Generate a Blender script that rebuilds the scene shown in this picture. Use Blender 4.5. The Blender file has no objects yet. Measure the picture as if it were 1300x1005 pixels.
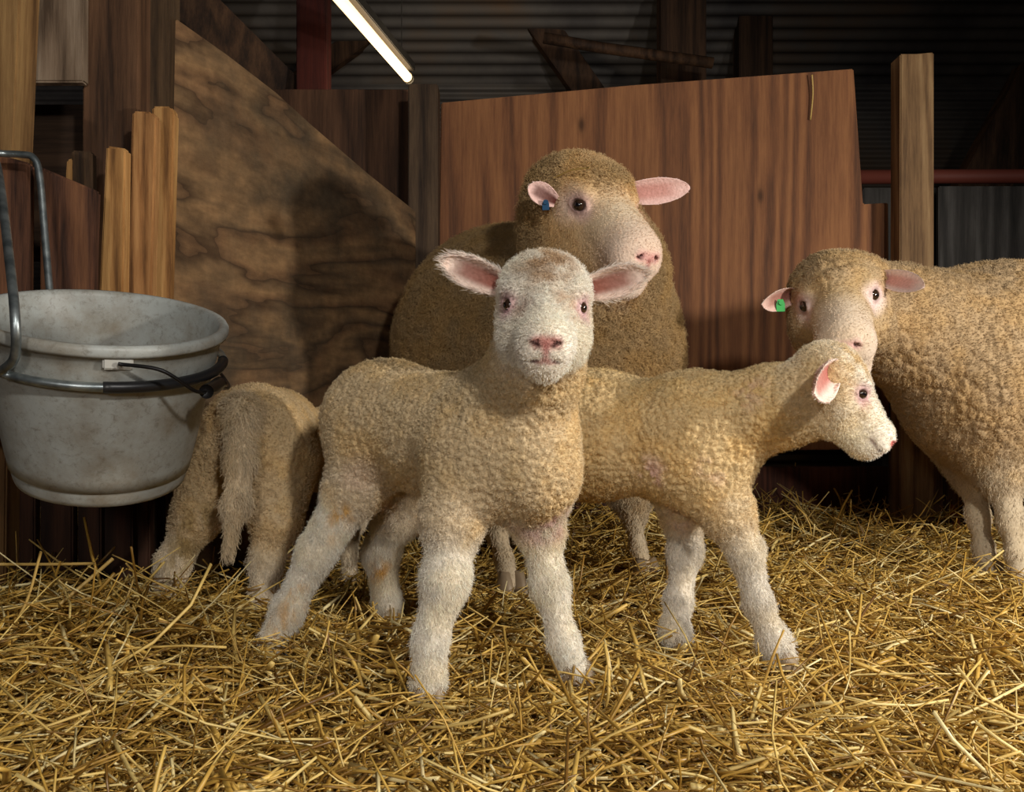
import bpy, bmesh, math, random
import numpy as np
from mathutils import Vector, Matrix

SC = bpy.context.scene
COL = SC.collection
F_PX, CAM_H, HZ = 1126.0, 0.314, 531.0
RNG = np.random.default_rng(7)
random.seed(7)

def W(px, py, Y):
    """world point seen at photo pixel (px, py) at depth Y"""
    return np.array([(px - 650.0) * Y / F_PX, Y, CAM_H - (py - HZ) * Y / F_PX])

def lin(r, g, b):
    f = lambda c: (c / 255) / 12.92 if c / 255 <= .04045 else (((c / 255) + .055) / 1.055) ** 2.4
    return (f(r), f(g), f(b))

def nrm(v):
    v = np.asarray(v, float)
    return v / (np.linalg.norm(v, axis=-1, keepdims=True) + 1e-12)

# ------------------------------------------------------------------ materials
def new_mat(name):
    m = bpy.data.materials.new(name); m.use_nodes = True
    nt = m.node_tree
    b = nt.nodes['Principled BSDF']
    return m, nt, b

class NB:
    """tiny node builder"""
    def __init__(s, nt): s.nt = nt
    def n(s, t, **kw):
        nd = s.nt.nodes.new(t)
        ins = kw.pop('ins', {})
        for k, v in kw.items(): setattr(nd, k, v)
        for k, v in ins.items():
            if hasattr(v, 'is_output'): s.nt.links.new(v, nd.inputs[k])
            else: nd.inputs[k].default_value = v
        return nd
    def link(s, a, b): s.nt.links.new(a, b)
    def ramp(s, fac, stops, interp='LINEAR'):
        r = s.n('ShaderNodeValToRGB'); r.color_ramp.interpolation = interp
        els = r.color_ramp.elements
        while len(els) < len(stops): els.new(.5)
        for e, (p, c) in zip(els, stops):
            e.position = p; e.color = (*c, 1) if len(c) == 3 else c
        s.link(fac, r.inputs[0]); return r.outputs[0]
    def mix(s, fac, a, b, mode='MIX'):
        m = s.n('ShaderNodeMix', data_type='RGBA', blend_type=mode)
        for i, v in ((0, fac), (6, a), (7, b)):
            if hasattr(v, 'is_output'): s.link(v, m.inputs[i])
            else: m.inputs[i].default_value = v if i == 0 else (*v, 1)
        return m.outputs[2]
    def math(s, op, a, b=0.0):
        m = s.n('ShaderNodeMath', operation=op)
        for i, v in ((0, a), (1, b)):
            if hasattr(v, 'is_output'): s.link(v, m.inputs[i])
            else: m.inputs[i].default_value = v
        return m.outputs[0]

def plain(name, col, rough=.6, metal=0.0, spec=.5):
    m, nt, b = new_mat(name)
    b.inputs['Base Color'].default_value = (*col, 1)
    b.inputs['Roughness'].default_value = rough
    b.inputs['Metallic'].default_value = metal
    b.inputs['Specular IOR Level'].default_value = spec
    return m

def wood(name, light, mid, dark, axis='Z', scale=1.0, seed=0.0, rough=.7, stain=.5, knots=True, ring=1.0, bumps=.4):
    m, nt, b = new_mat(name); N = NB(nt)
    tc = N.n('ShaderNodeTexCoord')
    st = {'X': (.06, 1, 1), 'Y': (1, .06, 1), 'Z': (1, 1, .06)}[axis]
    mp = N.n('ShaderNodeMapping', ins={'Vector': tc.outputs['Object'], 'Location': (seed, seed * 1.7, seed * .6),
                                       'Scale': tuple(c * scale for c in st)})
    n1 = N.n('ShaderNodeTexNoise', ins={'Vector': mp.outputs[0], 'Scale': 3.2, 'Detail': 1.6, 'Distortion': .5, 'Roughness': .4})
    # ring bands: sine of a low frequency noise field gives cathedral grain
    rings = N.math('SINE', N.math('MULTIPLY', n1.outputs[0], 95.0 * ring))
    rings = N.math('MULTIPLY_ADD', rings, .5); rings.node.inputs[2].default_value = .5
    n2 = N.n('ShaderNodeTexNoise', ins={'Vector': mp.outputs[0], 'Scale': 90.0, 'Detail': 6.0, 'Roughness': .7})
    n3 = N.n('ShaderNodeTexNoise', ins={'Vector': tc.outputs['Object'], 'Scale': 3.0, 'Detail': 5.0, 'Roughness': .65})
    f = N.math('ADD', N.math('MULTIPLY', rings, .24), N.math('MULTIPLY', n2.outputs[0], .78))
    col = N.ramp(f, [(.30, dark), (.49, mid), (.70, light)])
    if knots:
        mk = N.n('ShaderNodeMapping', ins={'Vector': tc.outputs['Object'], 'Location': (seed * 3, seed, seed * 2), 'Scale': {'X': (2.2, 5, 5), 'Y': (5, 2.2, 5), 'Z': (5, 5, 2.2)}[axis]})
        vo = N.n('ShaderNodeTexVoronoi', ins={'Vector': mk.outputs[0], 'Scale': 1.3})
        kf = N.ramp(vo.outputs['Distance'], [(.035, (1, 1, 1)), (.075, (.2, .2, .2)), (.12, (0, 0, 0))])
        col = N.mix(N.math('MULTIPLY', kf, .8), col, tuple(c * .35 for c in dark))
    sf = N.ramp(n3.outputs[0], [(.35, (0, 0, 0)), (.7, (1, 1, 1))])
    col = N.mix(N.math('MULTIPLY', sf, stain), col, tuple(c * .45 for c in mid))
    N.link(col, b.inputs['Base Color'])
    b.inputs['Roughness'].default_value = rough
    b.inputs['Specular IOR Level'].default_value = .25
    bp = N.n('ShaderNodeBump', ins={'Height': f, 'Strength': bumps, 'Distance': .003})
    N.link(bp.outputs[0], b.inputs['Normal'])
    return m

# ------------------------------------------------------------------ object helpers
def mesh_obj(name, verts, faces, mat=None, parent=None, smooth=False, origin=None):
    verts = np.asarray(verts, float)
    if origin is None:
        origin = (verts.min(0) + verts.max(0)) / 2; origin[2] = verts[:, 2].min()
    origin = np.asarray(origin, float)
    po = np.array(parent.matrix_world.translation) if parent is not None else np.zeros(3)
    me = bpy.data.meshes.new(name)
    if isinstance(faces, np.ndarray):
        nf, k = faces.shape
        me.vertices.add(len(verts)); me.vertices.foreach_set('co', (verts - origin).astype(np.float32).ravel())
        me.loops.add(nf * k); me.loops.foreach_set('vertex_index', faces.astype(np.int32).ravel())
        me.polygons.add(nf); me.polygons.foreach_set('loop_start', np.arange(0, nf * k, k, dtype=np.int32))
        me.update(calc_edges=True)
    else:
        me.from_pydata([tuple(v) for v in verts - origin], [], faces)
    if smooth: me.polygons.foreach_set('use_smooth', np.ones(len(me.polygons), bool))
    if mat: me.materials.append(mat)
    o = bpy.data.objects.new(name, me); COL.objects.link(o)
    o.parent = parent
    o.location = origin - po
    o.matrix_basis = Matrix.Translation(origin - po)
    if parent is None: o.matrix_world = Matrix.Translation(origin)
    else: o.matrix_world = Matrix.Translation(origin)
    return o

def tag(o, label=None, cat=None, group=None, kind=None):
    if label: o['label'] = label
    if cat: o['category'] = cat
    if group: o['group'] = group
    if kind: o['kind'] = kind
    return o

def plank(name, pts_front, thick, mat, parent=None, back=(0, 1, 0), bevel=.003, rough_edge=.0):
    """a board: polygon of world points, extruded along back by thick, bevelled"""
    pts = [np.asarray(p, float) for p in pts_front]
    bk = nrm(back) * thick
    bm = bmesh.new()
    vs = [bm.verts.new(p) for p in pts]
    f = bm.faces.new(vs)
    r = bmesh.ops.extrude_face_region(bm, geom=[f])
    for v in r['geom']:
        if isinstance(v, bmesh.types.BMVert): v.co += Vector(bk)
    bmesh.ops.recalc_face_normals(bm, faces=bm.faces)
    if bevel: bmesh.ops.bevel(bm, geom=list(bm.edges), offset=bevel, segments=2, affect='EDGES', clamp_overlap=True)
    verts = [v.co[:] for v in bm.verts]; bm.verts.index_update()
    faces = [[v.index for v in f.verts] for f in bm.faces]
    bm.free()
    return mesh_obj(name, verts, faces, mat, parent)

def rect(x0, y0, x1, y1, Y, top0=None, Yb=None):
    return [W(x0, y1, Yb or Y), W(x1, y1, Yb or Y), W(x1, y0, Y), W(x0, y0, Y)]

def tube_geo(path, rad, seg=10, closed=False):
    P = np.asarray(path, float); n = len(P)
    R = np.full(n, rad) if np.isscalar(rad) else np.asarray(rad, float)
    T = np.roll(P, -1, 0) - np.roll(P, 1, 0)
    if not closed: T[0] = P[1] - P[0]; T[-1] = P[-1] - P[-2]
    T = nrm(T)
    u = np.cross(T[0], [0, 0, 1.0]);
    if np.linalg.norm(u) < .1: u = np.cross(T[0], [1.0, 0, 0])
    u = nrm(u); V = []; 
    a = np.linspace(0, 2 * math.pi, seg, endpoint=False)
    for i in range(n):
        u = nrm(u - T[i] * np.dot(u, T[i])); w = np.cross(T[i], u)
        V.append(P[i] + R[i] * (np.cos(a)[:, None] * u + np.sin(a)[:, None] * w))
    V = np.concatenate(V); Fc = []
    for i in range(n if closed else n - 1):
        j = (i + 1) % n
        for k in range(seg):
            l = (k + 1) % seg
            Fc.append([i * seg + k, j * seg + k, j * seg + l, i * seg + l])
    if not closed:
        Fc.append(list(range(seg))[::-1]); Fc.append([(n - 1) * seg + k for k in range(seg)])
    return V, Fc

def smooth_path(pts, n=8):
    P = [np.asarray(p, float) for p in pts]
    P = [2 * P[0] - P[1]] + P + [2 * P[-1] - P[-2]]
    out = []
    for i in range(1, len(P) - 2):
        for t in np.linspace(0, 1, n, endpoint=False):
            a, b, c, d = P[i - 1:i + 3]
            out.append(.5 * ((2 * b) + (c - a) * t + (2 * a - 5 * b + 4 * c - d) * t * t + (-a + 3 * b - 3 * c + d) * t ** 3))
    out.append(P[-2]); return np.array(out)

# ------------------------------------------------------------------ implicit bodies
def prim_cone(a, b, r1, r2, tag='wool', k=.02, flat=None):
    return ('c', np.asarray(a, float), np.asarray(b, float), r1, r2, tag, k)
def prim_ell(c, r, R=np.eye(3), tag='wool', k=.02):
    return ('e', np.asarray(c, float), np.asarray(r, float), np.asarray(R, float), None, tag, k)
def prim_tor(c, R, r1, r2, asp=1.0, tag='lid', k=.004):   # ring around local z of R
    return ('t', np.asarray(c, float), np.asarray(R, float), r1, (r2, asp), tag, k)
def chain(pts, tag='leg', k=.015):
    out = []
    if tag == 'leg': pts = [(p, r * .83 - .0040) for p, r in pts]
    for (a, ra), (b, rb) in zip(pts[:-1], pts[1:]): out.append(prim_cone(a, b, ra, rb, tag, k))
    return out

def pd(pr, p):
    t = pr[0]
    if t == 'c':
        _, a, b, r1, r2 = pr[:5]
        ab = b - a; h = np.clip(((p - a) @ ab) / (ab @ ab + 1e-12), 0, 1)
        return np.linalg.norm(p - a - h[:, None] * ab, axis=1) - (r1 + (r2 - r1) * h)
    if t == 'e':
        _, c, r, R = pr[:4]
        q = (p - c) @ R
        k0 = np.linalg.norm(q / r, axis=1); k1 = np.linalg.norm(q / (r * r), axis=1) + 1e-9
        return k0 * (k0 - 1) / k1
    _, c, R, r1, (r2, asp) = pr[:5]
    q = (p - c) @ R; q = q * np.array([1, asp, 1])
    return np.hypot(np.hypot(q[:, 0], q[:, 1]) - r1, q[:, 2]) - r2

def smin(a, b, k):
    h = np.maximum(k - np.abs(a - b), 0) / k
    return np.minimum(a, b) - h * h * k * .25

def field(prims, carves, p):
    d = None
    for pr in prims:
        e = pd(pr, p); d = e if d is None else smin(d, e, pr[6])
    for pr in carves:
        d = -smin(-d, pd(pr, p), pr[6])
    return d

def polygonise(prims, carves, h):
    lo, hi = [], []
    for pr in prims:
        if pr[0] == 'c':
            r = max(pr[3], pr[4]); lo += [pr[1] - r, pr[2] - r]; hi += [pr[1] + r, pr[2] + r]
        elif pr[0] == 'e':
            r = pr[2].max(); lo.append(pr[1] - r); hi.append(pr[1] + r)
    lo = np.min(lo, 0) - .015; hi = np.max(hi, 0) + .015
    cf = 6; H = h * cf
    n = np.ceil((hi - lo) / H).astype(int) + 1
    ax = [lo[i] + H * (np.arange(n[i]) + .5) for i in range(3)]
    G = np.stack(np.meshgrid(*ax, indexing='ij'), -1).reshape(-1, 3)
    c = field(prims, carves, G).reshape(n)
    near = np.abs(c) < H * 1.6
    fine = n * cf
    D = np.repeat(np.repeat(np.repeat(np.where(c < 0, -1., 1.).astype(np.float32), cf, 0), cf, 1), cf, 2)
    M = np.repeat(np.repeat(np.repeat(near, cf, 0), cf, 1), cf, 2)
    idx = np.argwhere(M)
    pts = lo + h * (idx + .5)
    vals = np.empty(len(pts), np.float32)
    for s in range(0, len(pts), 400000):
        vals[s:s + 400000] = field(prims, carves, pts[s:s + 400000])
    D[M] = vals
    ins = D < 0
    # active cells
    cnt = np.zeros(np.array(D.shape) - 1, np.int8)
    corners = [(i, j, k) for i in (0, 1) for j in (0, 1) for k in (0, 1)]
    S = [D.shape[0] - 1, D.shape[1] - 1, D.shape[2] - 1]
    for (i, j, k) in corners: cnt += ins[i:i + S[0], j:j + S[1], k:k + S[2]]
    act = (cnt > 0) & (cnt < 8)
    A = np.argwhere(act)
    vid = -np.ones(act.shape, np.int64); vid[act] = np.arange(len(A))
    acc = np.zeros((len(A), 3)); num = np.zeros(len(A))
    cv = {c_: D[A[:, 0] + c_[0], A[:, 1] + c_[1], A[:, 2] + c_[2]] for c_ in corners}
    for c0 in corners:
        for axx in range(3):
            if c0[axx]: continue
            c1 = list(c0); c1[axx] = 1; c1 = tuple(c1)
            a, b = cv[c0], cv[c1]; m = (a < 0) != (b < 0)
            t = np.where(m, a / np.where(m, a - b, 1), 0)
            q = np.tile(np.array(c0, float), (len(A), 1)); q[:, axx] = t
            acc += q * m[:, None]; num += m
    V = lo + h * (A + acc / num[:, None] + .5)
    faces = []
    for axx in range(3):
        sl0 = [slice(None)] * 3; sl1 = [slice(None)] * 3
        sl0[axx] = slice(0, -1); sl1[axx] = slice(1, None)
        a = ins[tuple(sl0)]; b = ins[tuple(sl1)]
        o1, o2 = [(1, 2), (2, 0), (0, 1)][axx]
        for sgn in (0, 1):
            E = np.argwhere((a & ~b) if sgn == 0 else (~a & b))
            E = E[(E[:, o1] > 0) & (E[:, o2] > 0)]
            def g(d1, d2):
                e = E.copy(); e[:, o1] -= d1; e[:, o2] -= d2
                return vid[e[:, 0], e[:, 1], e[:, 2]]
            q = np.stack([g(1, 1), g(0, 1), g(0, 0), g(1, 0)], 1)
            if sgn: q = q[:, ::-1]
            faces.append(q)
    Fq = np.concatenate(faces); Fq = Fq[(Fq >= 0).all(1)]
    for it in range(2):
        g = grad(prims, carves, V)
        V = V - np.clip(field(prims, carves, V), -h, h)[:, None] * g
    return V, Fq, grad(prims, carves, V)

def grad(prims, carves, V, e=.0012):
    g = np.empty_like(V)
    for i in range(3):
        d = np.zeros(3); d[i] = e
        g[:, i] = field(prims, carves, V + d) - field(prims, carves, V - d)
    return nrm(g)

# noise on points
def hash3(ix, iy, iz, s=0):
    h = (ix * 374761393 + iy * 668265263 + iz * 2147483647 + s * 1274126177) & 0xffffffff
    h = ((h ^ (h >> 13)) * 1274126177) & 0xffffffff
    h = ((h ^ (h >> 16)) * 2246822519) & 0xffffffff
    return ((h ^ (h >> 15)) & 0xffffff) / float(0xffffff)

def worley(p, cell, seed=0):
    q = p / cell; b = np.floor(q).astype(np.int64)
    f1 = np.full(len(p), 9.); f2 = np.full(len(p), 9.)
    for i in (-1, 0, 1):
        for j in (-1, 0, 1):
            for k in (-1, 0, 1):
                c = b + [i, j, k]
                o = np.stack([hash3(c[:, 0], c[:, 1], c[:, 2], seed + s) for s in range(3)], 1)
                d = np.linalg.norm(c + o - q, axis=1)
                f2 = np.minimum(f2, np.maximum(d, f1)); f1 = np.minimum(f1, d)
    return f1, f2

def vnoise(p, cell, seed=0):
    q = p / cell; b = np.floor(q).astype(np.int64); f = q - b; f = f * f * (3 - 2 * f)
    r = 0
    for i in (0, 1):
        for j in (0, 1):
            for k in (0, 1):
                w = (f[:, 0] if i else 1 - f[:, 0]) * (f[:, 1] if j else 1 - f[:, 1]) * (f[:, 2] if k else 1 - f[:, 2])
                r = r + w * hash3(b[:, 0] + i, b[:, 1] + j, b[:, 2] + k, seed)
    return r

def fbm(p, cell, seed=0, o=3):
    return sum(vnoise(p, cell / 2 ** i, seed + i) * .5 ** (i + 1) for i in range(o)) / (1 - .5 ** o)

# ------------------------------------------------------------------ heads and ears
def head_frame(F, roll=0.0):
    F = nrm(F); X = nrm(np.cross(F, [0, 0, 1.0])); U = np.cross(X, F)
    c, s = math.cos(roll), math.sin(roll)
    X2 = X * c + U * s; U2 = U * c - X * s
    return np.stack([X2, F, U2], 1)          # columns: animal's right, forward, up

EYE = np.array([.0385, .010, .010])
def head_prims(o, R, s, adult=False, ly=None):
    g = lambda x, y, z: o + R @ (np.array([x, y, z]) * s)
    S = lambda *r: np.array(r) * s
    P, C = [], []
    ly = (.014 if adult else 0.0) if ly is None else ly; lz = -.005 if adult else -.003; q = 1.18 if adult else 1.0
    P.append(prim_ell(g(0, -.035, .010), S(.043, .048, .044), R, 'face', .02 * s))
    P.append(prim_cone(g(0, -.005, .002), g(0, .056 + ly, -.014 + lz), .036 * s, .0245 * s * q, 'face', .02 * s))
    P.append(prim_ell(g(0, .062 + ly, -.017 + lz), S(.0255 * q, .020, .021 * q), R, 'muzzle', .014 * s))
    P.append(prim_ell(g(0, .062 + ly, -.033 + lz * (3.4 if adult else 1)), S(.0185 * q, .017, .0155 * q), R, 'muzzle', .008 * s))   # chin
    P.append(prim_cone(g(0, -.03, -.028), g(0, .05 + ly, -.034 + lz * 2), .028 * s, .017 * s * q, 'jaw', .018 * s))
    for sg in (-1, 1):
        P.append(prim_ell(g(sg * .024, -.012, -.014), S(.020, .030, .026), R, 'cheek', .016 * s))
        P.append(prim_ell(g(sg * .031, -.002, .023), S(.012, .018, .010), R, 'brow', .010 * s))
        P.append(prim_ell(g(sg * .0135, .068 + ly, -.023 + lz), S(.012 * q, .013, .012 * q), R, 'muzzle', .006 * s))
        P.append(prim_ell(g(sg * .0105, .0785 + ly, -.0075 + lz), S(.0058, .006, .0045), R, 'muzzle', .005 * s))   # nostril wing
        en = nrm(R @ np.array([sg * .86, .42, .08])); ex = nrm(np.cross(R[:, 2], en)); ey = np.cross(en, ex)
        E = np.stack([ex, ey, en], 1)
        ec = g(sg * EYE[0], EYE[1], EYE[2])
        C.append(prim_ell(ec + en * .004 * s, S(.0095, .0060, .008), E, 'x', .003 * s))
        P.append(prim_tor(ec + en * .0012 * s, E, (.0096) * s, .0022 * s, 1.55, 'lid', .004 * s))
        C.append(prim_ell(g(sg * .0108, .0835 + ly, -.0105 + lz), S(.0020, .008, .0050), R @ rot_y(sg * -.95), 'x', .0025 * s))
    m = [g(0, .086 + ly, -.0285 + lz), g(.0175, .066 + ly, -.031 + lz), g(.027, .040 + ly, -.027 + lz)]
    for sg in (-1, 1):
        mm = [g(0, .088 + ly, -.0285 + lz), g(sg * .0205 * q, .071 + ly, -.0305 + lz), g(sg * .0275 * q, .048 + ly, -.027 + lz)]
        C.append(prim_cone(mm[0], mm[1], .0014 * s, .0014 * s, 'x', .003 * s))
        C.append(prim_cone(mm[1], mm[2], .0014 * s, .0006 * s, 'x', .003 * s))
    C.append(prim_cone(m[0], g(0, .0855 + ly, -.014 + lz), .0011 * s, .0011 * s, 'x', .002 * s))
    if adult:
        P.append(prim_ell(g(0, -.046, .014), S(.054, .050, .036), R, 'wool', .02 * s))
        P.append(prim_ell(g(0, -.010, .030), S(.034, .026, .022), R, 'wool', .010 * s))
        for sg in (-1, 1): P.append(prim_ell(g(sg * .026, -.052, -.018), S(.032, .030, .044), R, 'wool', .02 * s))
    return P, C

def seg_paint(a, b, w):
    def f(V):
        return np.clip(1.6 - pd(prim_cone(a, b, 0, 0), V) / max(w, .0016), 0, 1)
    return f

def rot_y(a):
    c, s = math.cos(a), math.sin(a); return np.array([[c, 0, s], [0, 1, 0], [-s, 0, c]])

def ear_geo(root, tip, opening, width, cup=.8, thick=.0022, droop=0.0):
    """cupped leaf-shaped ear, returns verts, quads, tag (0 inner .. 1 outer), rimness"""
    D = tip - root; L = np.linalg.norm(D); D = D / L
    O = nrm(opening - D * np.dot(opening, D)); S_ = np.cross(D, O)
    nu, nv = 30, 17
    us = np.linspace(0, 1, nu); vs = np.linspace(-1, 1, nv)
    V, side, rim, uu = [], [], [], []
    for layer in (0, 1):
        for u in us:
            wd = width * (.45 + .55 * math.sin(math.pi * (u * .78 + .06))) * .8
            wd = max(wd * max(0, 1 - u ** 5) ** .5, width * .06)
            A = cup * (1.35 - .75 * u)             # roll angle is larger at the base
            for v in vs:
                th = v * A
                rr = wd / max(A, .2)
                x = rr * math.sin(th); dpt = rr * (1 - math.cos(th))
                p = root + D * L * u + S_ * x + O * (dpt - rr * (1 - math.cos(A)) * .5) - O * droop * u * u * L
                if layer: p = p - O * thick * math.sqrt(max(0, 1 - v * v * .9)) * (1.3 - u) * 1.6 - S_ * 0
                V.append(p); side.append(layer); rim.append(max(abs(v), u ** 3)); uu.append(u)
    Fq = []
    off = nu * nv
    for i in range(nu - 1):
        for j in range(nv - 1):
            a = i * nv + j
            Fq.append([a, a + nv, a + nv + 1, a + 1]); b = a + off
            Fq.append([b, b + 1, b + nv + 1, b + nv])
    for i in range(nu - 1):
        for j in (0, nv - 1):
            a = i * nv + j; q = [a, a + off, a + off + nv, a + nv]
            Fq.append(q if j == 0 else q[::-1])
    for j in range(nv - 1):
        a = (nu - 1) * nv + j; Fq.append([a, a + off, a + off + 1, a + 1])
    return np.array(V), np.array(Fq), np.array(side), np.array(rim), np.array(uu)

# ------------------------------------------------------------------ animal surface
def fleece_mat(name, bump_scale=260., bump=.35, rough=.9):
    m, nt, b = new_mat(name); N = NB(nt)
    at = N.n('ShaderNodeAttribute', attribute_name='col')
    tc = N.n('ShaderNodeTexCoord')
    n = N.n('ShaderNodeTexNoise', ins={'Vector': tc.outputs['Object'], 'Scale': bump_scale, 'Detail': 3.0})
    v = N.n('ShaderNodeTexVoronoi', ins={'Vector': tc.outputs['Object'], 'Scale': bump_scale * .8})
    c = N.mix(.5, at.outputs['Color'], N.ramp(n.outputs[0], [(.3, (.72, .66, .58)), (.7, (1.15, 1.12, 1.1))]), 'MULTIPLY')
    N.link(c, b.inputs['Base Color'])
    b.inputs['Roughness'].default_value = rough
    b.inputs['Specular IOR Level'].default_value = .15
    b.inputs['Subsurface Weight'].default_value = .0
    hgt = N.math('SUBTRACT', n.outputs[0], v.outputs['Distance'])
    bp = N.n('ShaderNodeBump', ins={'Height': hgt, 'Strength': bump, 'Distance': .002})
    N.link(bp.outputs[0], b.inputs['Normal'])
    return m

def hair_mat(name):
    m, nt, b = new_mat(name); N = NB(nt)
    at = N.n('ShaderNodeAttribute', attribute_name='col')
    N.link(at.outputs['Color'], b.inputs['Base Color'])
    b.inputs['Roughness'].default_value = .55
    b.inputs['Specular IOR Level'].default_value = .25
    return m

def build_strands(name, parent, V, Fq, Nv, col, hl, dens, curl, comb, n, rad, mat, K=5, lift=.7, jit=.35, seed=1, freq=1.6):
    rng = np.random.default_rng(seed)
    T = np.concatenate([Fq[:, [0, 1, 2]], Fq[:, [0, 2, 3]]])
    a, b, c = V[T[:, 0]], V[T[:, 1]], V[T[:, 2]]
    area = np.linalg.norm(np.cross(b - a, c - a), axis=1) * dens[T].mean(1)
    cdf = np.cumsum(area); ti = np.searchsorted(cdf, rng.random(n) * cdf[-1])
    r1, r2 = rng.random((2, n)); m = r1 + r2 > 1; r1[m] = 1 - r1[m]; r2[m] = 1 - r2[m]
    t = T[ti]; w = np.stack([1 - r1 - r2, r1, r2], 1)
    I = lambda X: (X[t] * (w[:, :, None] if X.ndim == 2 else w)).sum(1)
    p, nn, cc, L, cu, cb = I(V), nrm(I(Nv)), I(col), I(hl), I(curl), I(comb)
    L = L * (.6 + .8 * rng.random(n))
    # neighbouring strands share a lock direction
    lock = np.stack([vnoise(p, .012, seed + 50 + i) - .5 for i in range(3)], 1) * 1.6
    cb = cb - nn * (cb * nn).sum(1)[:, None]
    lf = lift * (1 - .62 * np.clip(np.linalg.norm(cb, axis=1), 0, 1))[:, None]
    d = nrm(nn * lf + cb + lock * jit * 1.2 + rng.normal(0, jit * .6, (n, 3)))
    q = nrm(rng.normal(0, 1, (n, 3))); e1 = nrm(np.cross(d, q)); e2 = np.cross(d, e1)
    ph = rng.random(n) * 6.28
    ts = np.linspace(0, 1, K)
    P = np.empty((n, K, 3), np.float32)
    for j, tt in enumerate(ts):
        A = (cu * L * tt ** .7)[:, None]
        g = ph + freq * 6.28 * tt
        P[:, j] = p - nn * .0008 + d * (L * tt)[:, None] + A * (e1 * (np.sin(g) - np.sin(ph))[:, None] + e2 * (np.cos(g) - np.cos(ph))[:, None])
        P[:, j] += (cb * (L * tt * tt * .5)[:, None])
    R = rad * (1 - .75 * ts ** 1.5)[None, :] * (.8 + .5 * rng.random(n))[:, None]
    hc = bpy.data.hair_curves.new(name)
    hc.add_curves([K] * n)
    org = np.array(parent.matrix_world.translation)
    hc.attributes['position'].data.foreach_set('vector', (P - org).astype(np.float32).ravel())
    ra = hc.attributes.get('radius') or hc.attributes.new('radius', 'FLOAT', 'POINT')
    ra.data.foreach_set('value', R.astype(np.float32).ravel())
    cc = cc * (.78 + .44 * rng.random(n))[:, None]
    ca = hc.attributes.new('col', 'FLOAT_COLOR', 'POINT')
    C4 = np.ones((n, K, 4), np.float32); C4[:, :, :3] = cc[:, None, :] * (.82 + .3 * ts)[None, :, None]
    ca.data.foreach_set('color', np.clip(C4, 0, 1).ravel())
    hc.materials.append(mat)
    o = bpy.data.objects.new(name, hc); COL.objects.link(o); o.parent = parent
    return o

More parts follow.
